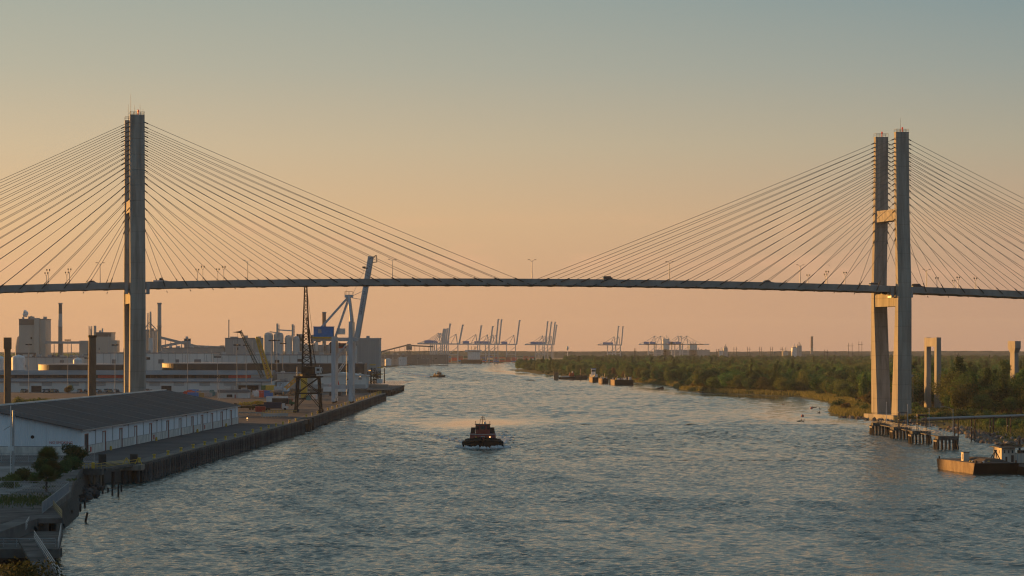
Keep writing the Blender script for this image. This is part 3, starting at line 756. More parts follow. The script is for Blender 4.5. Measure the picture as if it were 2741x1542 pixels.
MB().lattice((-.6, 0, 16.6), (-1.1, 0, 35), 4.2, 2.4, 8, .24, 3.2, 2.2, rb=.15).lattice((-1.1, 0, 35), (-1.2, 0, 54.9), 2.4, .9, 10, .2, 2.2, .9, rb=.12).build('jib', M_pcrane, pc)
MB().lattice((2.2, 0, 19.6), (-.8, 0, 41), 2.2, .5, 9, .1, 2.4, .6).build('a_frame', M_pcrane, pc)
MB().path([(2.6, 0, 19.5), (1.2, 0, 38), (-.9, 0, 55)], .07, 5).build('luffing_rope', M_pcrane, pc)
MB().tube((-4.6, -3.6, 15.6), (-4.6, -3.6, 19.5), .15).build('post', M_white, pc)

# ---- ship-to-shore crane with raised boom
st = thing('container_crane', (-85, 1350, QZ), 'grey ship-to-shore crane with blue machinery house and raised boom over the quay', 'crane')
for sx, x in (('l', -4.6), ('w', 4.0)):
    for y in (-9, 9):
        MB().loft([[(x + a * w, y + b * .9, z) for a, b in ((-1, -1), (1, -1), (1, 1), (-1, 1))] for z, w in ((2.2, 1.0), (30, 1.1), (41 if sx == 'w' else 33.5, .9))]).build('leg', M_craneg, st)
        bg_ = MB().bb(x - .8, x + .8, y - 4, y + 4, .9, 2.3).build('bogie', M_craneg, st)
        for j in range(4): MB().tube((x - .35, y - 3 + j * 2, .45), (x + .35, y - 3 + j * 2, .45), .45, n=10).build('wheel', M_rustd, bg_)
for y in (-9, 9):
    MB().bb(-4.2, 4.2, y - .7, y + .7, 7.2, 9.0).build('portal_beam', M_craneg, st)
    MB().beam((-4.2, y, 22), (3.8, y, 32), .7).build('brace', M_craneg, st)
for x in (-4.6, 4.0): MB().bb(x - .5, x + .5, -8, 8, 30.5, 32.3).build('tie_beam', M_craneg, st); MB().bb(x - .5, x + .5, -8, 8, 2.3, 3.6).build('sill_beam', M_craneg, st)
for y in (-2.6, 2.6): MB().bb(-16, 7.2, y - .5, y + .5, 31.2, 33.0).build('girder', M_craneg, st)
g_ = MB()
for x in np.linspace(-15.6, 7, 12): g_.bb(x - .15, x + .15, -2.6, 2.6, 32.2, 32.6)
g_.build('girder_ties', M_craneg, st)
mh = MB().bb(-15, -5.2, -4.2, 4.2, 33.4, 38.3).build('machinery_house', M_blue, st)
MB().bb(-15.3, -4.9, -4.5, 4.5, 38.3, 38.6).build('roof', M_blue, mh); MB().bb(-12.8, -11, -4.32, -4.2, 35.2, 37.2).build('hatch', M_indg, mh); MB().bb(-15.4, -4.8, -4.6, 4.6, 32.6, 33.4).build('base', M_yel, mh)
MB().bb(-3.4, .6, -2.4, 2.4, 34.6, 37.6).build('electrical_house', M_white, st)
tr = MB().bb(-2.4, 1.2, -3, -.4, 27.6, 30.2).build('trolley_cab', M_maroon, st); MB().bb(-2.2, 1.0, -3.08, -3, 28.4, 29.8).build('window', M_glass, tr)
MB().bb(-6.8, -4.8, -2, 2, 25, 30.8).build('cable_reel_box', M_rustd, st)
for y in (-6, 6):
    MB().beam((4.0, y * 1.3, 41), (2.6, y * .5, 54), 1.1).build('apex_post', M_craneg, st)
    MB().beam((2.4, y * .5, 53.6), (-15.5, y * .5, 33.5), .75).build('back_stay', M_craneg, st)
    MB().beam((2.2, y * .5, 52), (-4.2, y * .5, 33.4), .75).build('front_brace', M_craneg, st)
ap = MB().bb(.6, 4.6, -3.6, 3.6, 53.2, 54.6).build('apex_platform', M_craneg, st)
r_ = MB()
for x in (.6, 2.6, 4.6):
    for y in (-3.6, 3.6): r_.beam((x, y, 54.6), (x, y, 56.2), .1)
for y in (-3.6, 3.6): r_.beam((.6, y, 56.2), (4.6, y, 56.2), .1)
r_.beam((1.2, 0, 54.6), (1.2, 0, 57.2), .12).build('railing', M_dark, ap)
b0 = Vector((6.6, 0, 33.0)); b1 = Vector((13.6, 0, 74.0)); bd = (b1 - b0).normalized()
bm = bpy.data.objects.new('boom', None); col.objects.link(bm); bm.parent = st
for y in (-2.6, 2.6):
    MB().beam(b0 + Vector((0, y, 0)), b1 + Vector((0, y, 0)), 2.3, 1.0, up=(0, 1, 0)).build('boom_girder', M_craneg, bm)
    MB().beam(b0 + Vector((1.25, y, -.3)), b1 + Vector((1.25, y, -.3)), .35, 1.1, up=(0, 1, 0)).build('boom_rail', M_indg, bm)
tb = MB()
for t in np.linspace(.03, .98, 13):
    p = b0.lerp(b1, t); tb.beam(p + Vector((0, -2.6, 0)), p + Vector((0, 2.6, 0)), .5)
tb.build('boom_tie', M_craneg, bm)
tp = MB(); e = b1
for y in (-3, 3):
    tp.beam(e + Vector((-.6, y, -1.5)), e + Vector((2.9, y, .6)), .25); tp.beam(e + Vector((2.9, y, .6)), e + Vector((3.1, y, -2.8)), .2); tp.beam(e + Vector((.6, y, -3)), e + Vector((3.1, y, -2.8)), .2)
tp.beam(e + Vector((-1.2, -3, -6)), e + Vector((-3.4, -3, -6)), .5); tp.box(e + Vector((-3.2, -3, -5.6)), (1.6, 1, .9))
tp.build('boom_tip_frame', M_dark, bm)
ldd = MB().beam(b0 + Vector((-1.9, -2.6, 22)), b0 + Vector((3.9, -2.6, 34)), .12).build('boom_ladder', M_steel, bm)
MB().beam((4.4, -2, 54), b0.lerp(b1, .57) + Vector((-1, -2, 0)), .22).build('forestay', M_craneg, st); MB().beam((4.4, -2, 53), b0.lerp(b1, .47) + Vector((-1, -2, 0)), .25).build('boom_latch', M_craneg, st)
tl = text_obj('SAVANNAH GA USA', 1.75, mat('lettering_dark', (.06, .08, .11)), bm, b0.lerp(b1, .28) + Vector((.72, -3.13, 0)), (0, 0, 0))
tl.rotation_euler = Matrix((bd, Vector((0, -1, 0)).cross(bd), Vector((0, -1, 0)))).transposed().to_euler()
MB().tube((2, -10.4, 4), (2, -10.4, 30), .12).build('ladder', M_steel, st)
for k in range(5): MB().bb(4.9, 6.4, -10, -8.4, 3.6 + k * 1.3, 3.75 + k * 1.3).build('stair_landing', M_steel, st)
M_pierd = mat('brown_stained_concrete', (.15, .12, .085), .9, var=.25, scale=.3, stretch=(1, 1, .2))
# ---- free standing old bridge piers
def old_pier(loc, h, b, t, sep, label, M_conc2=M_conc2):
    r = thing('concrete_pier', loc, label, 'pier', 'disused concrete piers beside the bridge', rz=TH)
    for i in range(2 if sep else 1):
        y = sep * i
        MB().loft([[(-b / 2, y - t / 2, 0), (b / 2, y - t / 2, 0), (b / 2, y + t / 2, 0), (-b / 2, y + t / 2, 0)], [(-b * .46, y - t * .46, h), (b * .46, y - t * .46, h), (b * .46, y + t * .46, h), (-b * .46, y + t * .46, h)]]).build('column', M_conc2, r)
    return r
p = old_pier((PX(20, 1180), 1180, QZ), 32.0, 2.9, 4.4, 0, 'dark square concrete pier with a block head behind the warehouse roof', M_pierd)
MB().bb(-1.7, 1.7, -2.6, 2.6, 27.2, 32.3).build('head_block', M_pierd, p)
p = old_pier((PX(247, 1200), 1200, QZ), 33.2, 3.3, 4.0, 0, 'slim brown square pier standing between warehouse roof and port-side tower', M_pierd)
MB().bb(-1.85, 1.85, -2.2, 2.2, 32.4, 33.4).build('cap', M_rustd, p)
p = old_pier((PX(2510, 1352), 1352, 1.2), 36.4, 2.6, 3.3, 13.5, 'two-legged concrete portal pier with a top beam rising from the marsh')
MB().bb(-1.15, 1.15, 1.4, 12.1, 31.8, 36.2).build('cross_beam', M_conc2, p)
p = old_pier((PX(2715, 1500), 1500, 1.2), 29, 2.6, 6.6, 0, 'single hammerhead concrete pier with flared top above the trees')
MB().loft([[(-1.3, -3.1, 28.5), (1.3, -3.1, 28.5), (1.3, 3.1, 28.5), (-1.3, 3.1, 28.5)], [(-1.7, -5, 31), (1.7, -5, 31), (1.7, 5, 31), (-1.7, 5, 31)], [(-1.7, -5, 35), (1.7, -5, 35), (1.7, 5, 35), (-1.7, 5, 35)]]).build('hammerhead', M_conc2, p)

# ---- industrial buildings
def bldg(name, label, px0, px1, ytop, D, depth, m, roof=M_roofg, z0=QZ, rz=0.0, cat='building', group=None, rh=.6, bays=0):
    x0, x1 = PX(px0, D), PX(px1, D); r = thing(name, ((x0 + x1) / 2, D, z0), label, cat, group)
    w = x1 - x0; h = PZ(ytop, D) - z0
    MB().bb(-w / 2, w / 2, 0, depth, 0, h).build('wall', m, r)
    MB().bb(-w / 2 - .4, w / 2 + .4, -.4, depth + .4, h, h + rh).build('roof', roof, r)
    if bays:
        for j in range(bays + 1): MB().bb(-w / 2 + w * j / bays - .18, -w / 2 + w * j / bays + .18, -.14, 0.02, 0, h).build('pilaster', M_indg, r)
    rr = np.random.default_rng(int(abs(px0) * 7 + D)); k = max(3, int(w / 9))
    for j in range(k):
        x = -w / 2 + w * (j + rr.uniform(.2, .7)) / k; zz_ = h * rr.uniform(.25, .8)
        if rr.random() < .6: MB().bb(x, x + min(3.5, w * .06), -.12, .02, zz_, zz_ + min(2.2, h * .12)).build('louvre', (M_roofg, M_tank, M_glass)[j % 3], r)
        if rr.random() < .45: MB().tube((x + 1, -.25, h * .05), (x + 1, -.25, h * .95), .22, n=6).build('riser_pipe', (M_silo, M_indg)[j % 2], r)
        if rr.random() < .6: MB().bb(x, x + rr.uniform(1.5, 4), 2, 5, h + rh, h + rh + rr.uniform(.8, 2.2)).build('roof_unit', (M_silo, M_indg, M_steel)[j % 3], r)
    r['w'] = w; r['h'] = h
    return r
def pt(r, name, m, px0, px1, y0, y1, D, d0=-.3, d1=0.0):                  # a box part given by its photo outline on the plane D
    MB().bb(PX(px0, D), PX(px1, D), D + d0, D + d1, PZ(y1, D), PZ(y0, D)).build(name, m, r, world=True)
D = 2600
b = bldg('power_station', 'tall cream boiler house with brown top band and steam at its roof', 51, 122, 855, D, 30, M_cream)
pt(b, 'top_band', M_creamd, 51, 122, 855.4, 869.5, D, -.5)
pt(b, 'stair_tower', M_cream, 93, 107, 851.5, 972, D, -4, .5); pt(b, 'side_bay', M_cream, 107.5, 122.3, 856, 972, D, -1.2, .5); pt(b, 'low_annex', M_creamd, 47, 98, 944, 972, D, -8, 0)
for px, yt, r0 in ((62.5, 847, .7), (78, 847, 1.1), (84, 846, 1.1), (89.5, 848, .8)):
    MB().tube(W(px, 856, D + 6), W(px, yt, D + 6), r0).build('roof_stack', M_indg, b, world=True)
MB().lathe((PX(46.5, D), D + 8, QZ), [(4.2, 0), (3.6, 30), (1.8, 39), (.2, 40)], 14).build('hopper', M_indg, b, world=True)
rng = np.random.default_rng(5); mb = MB()
for k in range(16):
    c = W(62 + rng.uniform(0, 11), 846 - rng.uniform(1, 11), D + 6); r0 = rng.uniform(.9, 2.2)
    mb.lathe(c, [(.01, -r0), (r0 * .7, -r0 * .7), (r0, 0), (r0 * .7, r0 * .7), (.01, r0)], 9)
sm = mb.build('steam', mat('steam_white', (.75, .72, .7), 1, var=.05), smooth=True); tag(sm, 'small white puff of steam over the boiler house', kind='stuff')
def stack(label, px, ytop, D, r0, r1, bands, name='smokestack', z0=QZ):
    h = PZ(ytop, D) - z0; r = thing(name, (PX(px, D), D, z0), label, 'smokestack')
    zz_ = [0] + [h * f for f, _ in bands] + [h]; ms = [M_conc2] + [m for _, m in bands]
    for a, b_, m in zip(zz_[:-1], zz_[1:], ms):
        q = lambda z: r0 + (r1 - r0) * z / h
        MB().lathe((0, 0, 0), [(q(a), a), (q(b_), b_)], 18).build('shaft', m, r, smooth=False)
    MB().lathe((0, 0, h - 1), [(r1 * 1.25, 0), (r1 * 1.25, 1.4)], 18).build('crown', M_indg, r)
    MB().lathe((0, 0, h * .68), [(r1 * 1.5, 0), (r1 * 1.5, .5)], 18).build('gallery', M_indg, r)
    return r
stack('tall banded chimney between the boiler house and the mill', 161.5, 812, D, 2.4, 1.75, [(.68, M_silo), (.86, M_creamd)])
stack('plain grey chimney beside the port-side bridge tower', 426.5, 811.5, D, 2.2, 1.9, [(.7, M_indg)])
stack('short thick smokestack with brown top behind the container crane', 867.5, 836, 2700, 2.2, 1.9, [(.62, M_brick)])
sk = stack('thin dark flue stack above the grey mill blocks', 612.5, 857, 2500, .7, .5, [(.5, M_indg)])
b = bldg('mill_building', 'stepped cream mill with rooftop vessels', 257, 298, 891, D, 26, M_cream)
pt(b, 'top_band', M_creamd, 257, 298, 891.4, 901, D, -.4); pt(b, 'lower_block', M_cream, 298.3, 313, 911, 972, D, 0, 18); pt(b, 'low_wing', M_cream, 213, 238.5, 912, 972, D, -2, 18)
for px, yt, r0 in ((254, 872, 1.4), (243, 880, .6), (274, 879, .8)): MB().tube(W(px, 960 if px < 257 else 892, D + 3), W(px, yt, D + 3), r0).build('vessel', M_silo, b, world=True)
MB().lattice(W(242, 960, D - 3), W(242, 873, D - 3), 2.6, 2.6, 12, .16).build('lattice_tower', M_indg, b, world=True)
# conveyor across the yard
def conveyor(label, a, b, n, m=M_indg, w=2.2, base=QZ):
    r = thing('conveyor', (a.x, a.y, base), label, 'conveyor'); d = b - a
    MB().beam(a, b, w, 2.4).build('gallery', m, r, world=True)
    for i in range(1, n + 1):
        p = a + d * (i / (n + 1)); s_ = MB(); s_.beam((p.x - .8, p.y, base), (p.x - .1, p.y, p.z - 1), .35); s_.beam((p.x + .8, p.y, base), (p.x + .1, p.y, p.z - 1), .35); s_.build('trestle', m, r, world=True)
    return r
conveyor('level conveyor gallery from the boiler house past the banded chimney', W(122, 917, D - 6), W(214, 917, D - 6), 3)
conveyor('conveyor sloping down away from the plain grey chimney', W(428, 903, 2560), W(545, 932, 2560), 7)
conveyor('conveyor rising to the transfer house right of the grey chimney'.replace('right of', 'near'), W(430, 928, 2540), W(500, 914, 2540), 4)
conveyor('long low pipe rack between transfer house and grey mill blocks', W(498, 926, 2580), W(605, 931, 2580), 8, w=1.4)
b = bldg('grain_elevator', 'pale silo block with lattice head tower and sloping spouts', 386, 421, 886, D + 20, 22, M_silo)
for px in (389, 396, 403, 410, 417): MB().tube(W(px, 972, D + 16), W(px, 887, D + 16), 1.5, n=10).build('silo', M_silo, b, world=True)
MB().lattice(W(400, 950, D - 2), W(400, 838, D - 2), 4, 3, 16, .2).build('head_tower', M_indg, b, world=True)
MB().tube(W(402.5, 940, D), W(402.5, 834, D), .9).build('leg_pipe', M_silo, b, world=True)
for p0, p1 in (((400, 862), (383, 886)), ((404, 866), (423, 888))): MB().tube(W(*p0, D - 1), W(*p1, D - 1), .5).build('spout', M_indg, b, world=True)
MB().tube(W(403.5, 972, D - 5), W(403.5, 905, D - 5), 2.2, n=12).build('white_vessel', M_white, b, world=True)
b = bldg('transfer_house', 'small dark transfer house perched where two conveyors meet', 493, 508, 908, 2545, 8, M_indg)
b = bldg('process_building', 'long low grey block with sheds under the conveyors', 433, 600, 932, 2500, 40, M_indg, bays=12)
for px in (470, 507, 545, 581): pt(b, 'roof_unit', M_silo, px, px + 8, 926, 932, 2500, 4, 12)
b = bldg('mill_block', 'tall plain grey block with small penthouse behind the green crane jib', 603, 704, 906, 2480, 34, M_indg, bays=9)
pt(b, 'penthouse', M_indg, 615, 632, 901, 906, 2480, 4, 20); pt(b, 'lit_fin', M_cream, 674, 678, 911, 935, 2480, -2, 0)
# pale factory range
b = bldg('factory_shed', 'wide pale factory hall with column lines behind the dark tanks', 258, 566, 946, 2250, 60, M_indw, bays=16)
for px in np.linspace(268, 555, 14): MB().tube(W(px, 946, 2262), W(px, 941.5 + rng.uniform(-1, 1.5), 2262), .6).build('roof_vent', M_indg, b, world=True)
for px, w_ in ((300, 10), (424, 14), (470, 9), (520, 18)): pt(b, 'dark_opening', M_roofg, px, px + w_, 962, 973, 2250, -.4, 0)
b = bldg('factory_shed', 'white factory hall of large flat panels behind the portal crane', 572, 938, 951, 2150, 50, M_indw, bays=18)
for px in np.linspace(590, 920, 9): MB().tube(W(px, 951, 2160), W(px, 947, 2160), .55).build('roof_vent', M_indg, b, world=True)
b = bldg('process_yard', 'low pipe-covered plant with pale tanks at the foot of the boiler house', 52, 258, 957, 2330, 30, M_silo, bays=9)
for k in range(26):
    px = 56 + rng.uniform(0, 195); yy = 957 - rng.uniform(1, 9); pt(b, 'pipe_rack', (M_silo, M_indg, M_creamd)[k % 3], px, px + rng.uniform(3, 16), yy, 957.5, 2340, rng.uniform(0, 8), rng.uniform(9, 16))
for px0, px1, yt, lab in ((28, 64, 954, 'domed white storage tank beside the block-headed pier'), (194, 218, 961, 'squat pale storage tank behind the round dark tank'), (-16, 12, 957, 'white storage tank at the edge of the process yard')):
    Dt = 2050; r0 = (px1 - px0) / 2 * Dt / F; c = (PX((px0 + px1) / 2, Dt), Dt + r0, QZ); h = PZ(yt + 3, Dt) - QZ
    t_ = thing('storage_tank', c, lab, 'tank'); MB().lathe((0, 0, 0), [(r0, 0), (r0, h)], 28).build('shell', M_white, t_, smooth=False); MB().lathe((0, 0, h), [(r0, 0), (r0 * .8, 1), (.05, 2.2)], 28).build('dome', M_white, t_)
b = bldg('cabin_building', 'salmon lit gable end beside the slim brown pier', 226, 240, 951, 2100, 30, M_cream); 
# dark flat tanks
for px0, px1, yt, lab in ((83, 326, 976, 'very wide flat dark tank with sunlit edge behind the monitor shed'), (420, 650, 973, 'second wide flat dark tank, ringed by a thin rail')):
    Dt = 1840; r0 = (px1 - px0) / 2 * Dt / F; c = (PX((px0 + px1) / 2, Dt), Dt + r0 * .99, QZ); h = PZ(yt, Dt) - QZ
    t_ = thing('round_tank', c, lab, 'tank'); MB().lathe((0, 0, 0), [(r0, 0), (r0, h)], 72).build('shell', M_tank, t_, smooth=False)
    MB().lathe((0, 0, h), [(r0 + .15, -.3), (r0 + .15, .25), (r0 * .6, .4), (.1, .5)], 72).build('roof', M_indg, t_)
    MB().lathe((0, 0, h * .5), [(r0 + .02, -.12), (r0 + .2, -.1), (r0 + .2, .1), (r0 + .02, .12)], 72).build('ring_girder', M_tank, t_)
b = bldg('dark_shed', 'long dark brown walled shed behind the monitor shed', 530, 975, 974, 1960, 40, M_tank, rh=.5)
# front monitor-roof shed
D = 1690
b = thing('transit_shed', (PX(360, D), D, QZ), 'very long white transit shed with grey monitor roof and dark clerestory', 'warehouse')
xa, xb = PX(-40, D), PX(725, D); hE = PZ(1020.6, D)
MB().bb(xa, xb, D, D + 60, QZ, hE - .05).build('wall', M_indw, b, world=True)
MB().add([(xa, D - 1, hE), (xb, D - 1, hE), (xb, D + 14, hE + 1.9), (xa, D + 14, hE + 1.9), (xa, D - 1, hE - .5), (xb, D - 1, hE - .5), (xb, D + 14, hE - .2), (xa, D + 14, hE - .2)], [(0, 1, 2, 3), (4, 7, 6, 5), (4, 5, 1, 0), (5, 6, 2, 1), (6, 7, 3, 2), (7, 4, 0, 3)]).build('lower_roof', M_roofg, b, world=True)
zc0, zc1 = hE + 1.7, PZ(1003.4, D + 14)
MB().bb(xa, xb, D + 13.8, D + 46, zc0 - 1.5, zc1).build('clerestory', M_tank, b, world=True)
cw = MB().bb(0, 3.2, 0, .15, 0, zc1 - zc0 - .3).mesh('clerestory_pane', M_glass)
for px in np.arange(-30, 715, 15.5):
    if 612 < px < 670: continue
    if rng.random() < .8: part('clerestory_pane', cw, b, (PX(px, D + 13.6) - b.location.x, D + 13.6 - b.location.y, zc0 + .1 - QZ))
for px0, px1, m in ((612, 672, M_red), (262, 330, M_red), (672, 722, M_steel)): pt(b, 'clerestory_panel', m, px0, px1, 1004.4, 1011.5, D + 13.5, -.2, .2)
MB().add([(xa, D + 12.5, zc1), (xb, D + 12.5, zc1), (xb, D + 30, zc1 + 2.8), (xa, D + 30, zc1 + 2.8), (xb, D + 47, zc1), (xa, D + 47, zc1)], [(0, 1, 2, 3), (3, 2, 4, 5), (0, 3, 5), (1, 4, 2), (0, 5, 4, 1)]).build('monitor_roof', M_roofg, b, world=True)
for px0, px1 in ((52, 80), (112, 139), (184, 211), (258, 283), (330, 345), (400, 428), (465, 493), (534, 562), (599, 632)): pt(b, 'grey_patch_panel', M_indg, px0, px1, 1021.2, 1032.5, D, -.25, 0)
for px0, px1 in ((84, 111), (432, 459)): pt(b, 'dock_door', M_dark, px0, px1, 1032.8, 1049.2, D, -.3, 0)
pt(b, 'great_door', M_black, 638, 692, 1031, 1061, D - 1, -.3, .3); pt(b, 'door_canopy', M_indg, 634, 697, 1028.4, 1031.2, D - 1, -4, .5)
for px in (642, 700, 230, 20): pt(b, 'downpipe', M_roofg, px, px + 1.2, 1022, 1049, D, -.4, 0)
b = bldg('shed', 'pale gabled shed behind the legs of the container crane', 839, 979, 1006, 1860, 40, M_indw)
MB().profile_y([(PX(832, 1860), PZ(1006, 1860)), (PX(985, 1860), PZ(1006, 1860)), (PX(908, 1860), PZ(997, 1860))][::-1], 1859, 1901).build('gable_roof', M_indw, b, world=True)
pt(b, 'plinth_band', M_indg, 839, 979, 1029, 1041, 1860, -.4, 0)
b = bldg('shed', 'plain beige wall shed behind the portal crane', 728, 838, 1000, 1900, 40, M_cream); 
b = bldg('tin_shed', 'bluish corrugated shed beside the transit shed end', 741, 768, 1022, 1720, 20, M_wall)
b = bldg('office_cabin', 'low pale office cabin with flat grey roof beyond the warehouse', 584, 664, 1051, 1480, 12, M_indw, rh=1.6)
pt(b, 'window', M_glass, 607, 622, 1056, 1063, 1480, -.3, 0); pt(b, 'door', M_maroon, 628, 631, 1056, 1066, 1480, -.3, 0)
# silos
sg = 'concrete grain silos behind the portal crane'
for px0, px1, yt, lab in ((705, 731, 893, 'tall round grain silo nearest the yellow crane jib'), (733, 759, 893, 'tall round grain silo carrying a slim elevator head'), (763, 782, 900, 'shorter round silo behind the portal crane'), (784, 802, 903, 'shorter round silo beside the blue machinery house')):
    Dt = 2280; r0 = (px1 - px0) / 2 * Dt / F; h = PZ(yt + 4, Dt) - QZ; t_ = thing('grain_silo', (PX((px0 + px1) / 2, Dt), Dt, QZ), lab, 'silo', sg)
    MB().lathe((0, 0, 0), [(r0, 0), (r0, h), (r0 * .8, h + 1.6), (.4, h + 2.4)], 22).build('shell', M_silo, t_)
    MB().lathe((0, 0, h * .3), [(r0 + .12, 0), (r0 + .12, .3)], 22).build('band', M_indg, t_)
r = thing('elevator_head', W(742, 893, 2278), 'steel bucket elevator heads and bridge on top of the grain silos', 'elevator')
for px, yt in ((742, 866), (783, 868)):
    MB().tube(W(px, 900, 2276), W(px, yt, 2276), 1.0).build('leg_casing', M_silo, r, world=True); MB().lattice(W(px + 3, 900, 2276), W(px + 3, yt + 3, 2276), 1.6, 1.6, 8, .12).build('ladder_frame', M_indg, r, world=True)
MB().beam(W(742, 883, 2276), W(783, 885.5, 2276), 1.3, 1.0).build('bridge', M_silo, r, world=True); MB().beam(W(722, 888, 2276), W(742, 891, 2276), .8).build('bridge', M_indg, r, world=True)
for k in range(14):
    px = 760 + rng.uniform(0, 90); pt(r, 'platform', (M_indg, M_silo)[k % 2], px, px + rng.uniform(4, 16), 893 + rng.uniform(0, 12), 908 + rng.uniform(0, 12), 2290, 0, rng.uniform(1, 5))
b = bldg('grain_store', 'massive windowless grey storage block beyond the container crane', 948, 1015, 907, 2600, 40, M_indg, bays=14, rh=.8)
pt(b, 'cornice', M_silo, 948, 1015.4, 906, 908.5, 2600, -.6, 0)
b = bldg('plant_structure', 'jumble of pipes and grey vessels behind the crane legs', 800, 950, 925, 2350, 30, M_silo, bays=10)
for k in range(22):
    px = 800 + rng.uniform(0, 145); pt(b, 'vessel', (M_silo, M_indg, M_creamd, M_indw)[k % 4], px, px + rng.uniform(3, 12), 914 + rng.uniform(0, 14), 940, 2345, -rng.uniform(1, 4), -.2)

# ---- brick warehouses that close the yard to the west and throw it into shade
M_bw = mat('old_brick', (.20, .11, .075), .9, var=.25, scale=.4)
pane = MB().bb(-.08, .08, -.7, .7, 0, 2).mesh('window', M_glass)
for x, y, w, d, h, lab in ((-300, 330, 40, 150, 23, 'brick riverside warehouse closing the yard by the jetty'), (-310, 500, 44, 170, 26, 'taller brick warehouse behind the gravel yard'), (-325, 690, 44, 190, 25, 'long brick warehouse behind the white metal one'), (-340, 900, 40, 130, 22, 'low brick warehouse behind the disused piers'), (-345, 1050, 40, 120, 22, 'brick warehouse standing landward of the bridge tower')):
    r = thing('brick_warehouse', (x, y, QZ), lab, 'building')
    MB().bb(-w / 2, w / 2, 0, d, 0, h).build('wall', M_bw, r)
    MB().profile_y([(-w / 2 - .6, h), (w / 2 + .6, h), (0, h + 5)][::-1], -.6, d + .6).build('roof', M_roofg, r)
    for z in (3, 9, 15):
        for j in range(int(d / 9)): part('window', pane, r, (w / 2 + .05, 5 + j * 9, z))
# ---- light masts
def mast(px, ytop, D, label, heads=6, rr=.28):
    h = PZ(ytop, D) - QZ; r = thing('light_mast', (PX(px, D), D, QZ), label, 'light mast', 'tall pale lighting masts in the port yard')
    MB().tube((0, 0, 0), (0, 0, h), rr, rr * .6, 8).build('pole', M_indg, r)
    fr_ = MB().lathe((0, 0, h - .9), [(1.2, 0), (1.2, .2)], 10).build('lamp_ring', M_dark, r)
    for i in range(heads):
        t = 2 * math.pi * i / heads; MB().box((1.5 * math.cos(t), 1.5 * math.sin(t), h - .55), (.9, .9, .7), t).build('lamp_head', M_dark, fr_)
    return r
for px, yt, D, lab in ((77, 920, 1650, 'thin light mast in front of the boiler house'), (181.5, 908, 1650, 'light mast before the conveyor gallery'), (308, 921, 1560, 'light mast just landward of the port-side tower'), (502, 908, 1640, 'light mast with a heavy lamp ring near the transfer house'),
                       (582, 953, 1468, 'short light mast before the white factory hall'), (634.5, 921, 1480, 'light mast standing at the office cabin'), (659, 922, 1660, 'light mast before the great dark door'), (727.5, 909, 1640, 'light mast before the grain silos'), (741.5, 909, 1800, 'light mast close behind the bluish corrugated shed'), (757.5, 917, 1700, 'light mast nearest the portal crane'), (235, 956, 1600, 'low mast beside the slim brown pier'), (587, 1005, 1440, 'very short lamp post by the office cabin')):
    mast(px, yt, D, lab, rr=.22 if yt < 940 else .17)

# ---- mobile cranes
c = thing('crawler_crane', W(712, 1006, 1640), 'green crawler crane with lattice jib and beaked head behind the sheds', 'crane')
j0, j1 = W(703, 1010, 1640), W(645, 890, 1640)
MB().lattice(j0, j1, 2.0, 1.0, 22, .18).build('jib', mat('green_lattice', (.06, .08, .06)), c, world=True)
MB().profile_y([(PX(622, 1640), PZ(889.5, 1640)), (PX(646, 1640), PZ(892, 1640)), (PX(647, 1640), PZ(883, 1640)), (PX(643, 1640), PZ(886, 1640))], 1639.4, 1640.6).build('jib_head', M_dark, c, world=True)
MB().path([W(646, 884, 1640), W(700, 980, 1640)], .08, 5).build('pendant', M_dark, c, world=True); MB().path([W(636, 890, 1640), W(636, 932, 1640)], .06, 5).build('hoist_rope', M_dark, c, world=True)
MB().box(W(636, 934, 1640), (.8, .8, 1.6)).build('hook_block', M_dark, c, world=True)
MB().bb(PX(700, 1640), PX(722, 1640), 1638, 1642, QZ + 1.2, QZ + 5).build('cab', mat('crane_green', (.05, .16, .07)), c, world=True); MB().bb(PX(698, 1640), PX(724, 1640), 1636.5, 1643.5, QZ, QZ + 1.2).build('track', M_dark, c, world=True)
c = thing('crawler_crane', W(722, 1010, 1625), 'yellow crane with thick raised lattice jib beside the green one', 'crane')
MB().lattice(W(722, 1012, 1625), W(690, 908, 1625), 2.8, 1.8, 16, .34, rb=.2).build('jib', M_yel, c, world=True); MB().lathe(W(688, 905, 1625), [(.2, -.9), (.9, -.6), (.9, .6), (.2, .9)], 10).build('jib_head', M_yel, c, world=True)
MB().bb(PX(712, 1625), PX(736, 1625), 1622, 1628, QZ + 1.2, QZ + 5.2).build('cab', M_yel, c, world=True); MB().bb(PX(710, 1625), PX(738, 1625), 1621, 1629, QZ, QZ + 1.2).build('track', M_dark, c, world=True)
MB().path([W(689, 904, 1625), W(733, 1000, 1625)], .07, 5).build('pendant', M_yel, c, world=True)
c = thing('lowered_jib', G(775, 1062, QZ), 'yellow lattice loader boom lowered beside the portal crane', 'crane')
MB().lattice(W(764, 1040, 1440), W(806, 1003, 1440), 1.5, 1.7, 8, .2, rb=.15).build('jib', M_yel, c, world=True); MB().bb(PX(806, 1440), PX(822, 1440), 1437, 1443, QZ + .9, PZ(1002, 1440)).build('cab', M_yel, c, world=True); MB().bb(PX(802, 1440), PX(826, 1440), 1436, 1444, QZ, QZ + 1).build('track', M_dark, c, world=True)
c = thing('harbour_crane', (PX(898, 1560), 1560, QZ), 'small red cabbed harbour crane with white jib seen through the container crane', 'crane')
for s in (-2.4, 2.4): MB().bb(s - 1, s + 1, -3, 3, 0, 2.4).build('bogie', M_dark, c)
MB().bb(-7, 7, -2, 2, 2.4, 5.2).build('platform', M_white, c); MB().loft([[(-2.4, -2, 5.2), (2.6, -2, 5.2), (2.6, 2, 5.2), (-2.4, 2, 5.2)], [(-1.2, -1.4, 9.6), (1.4, -1.4, 9.6), (1.4, 1.4, 9.6), (-1.2, 1.4, 9.6)]]).build('cab', M_red, c)
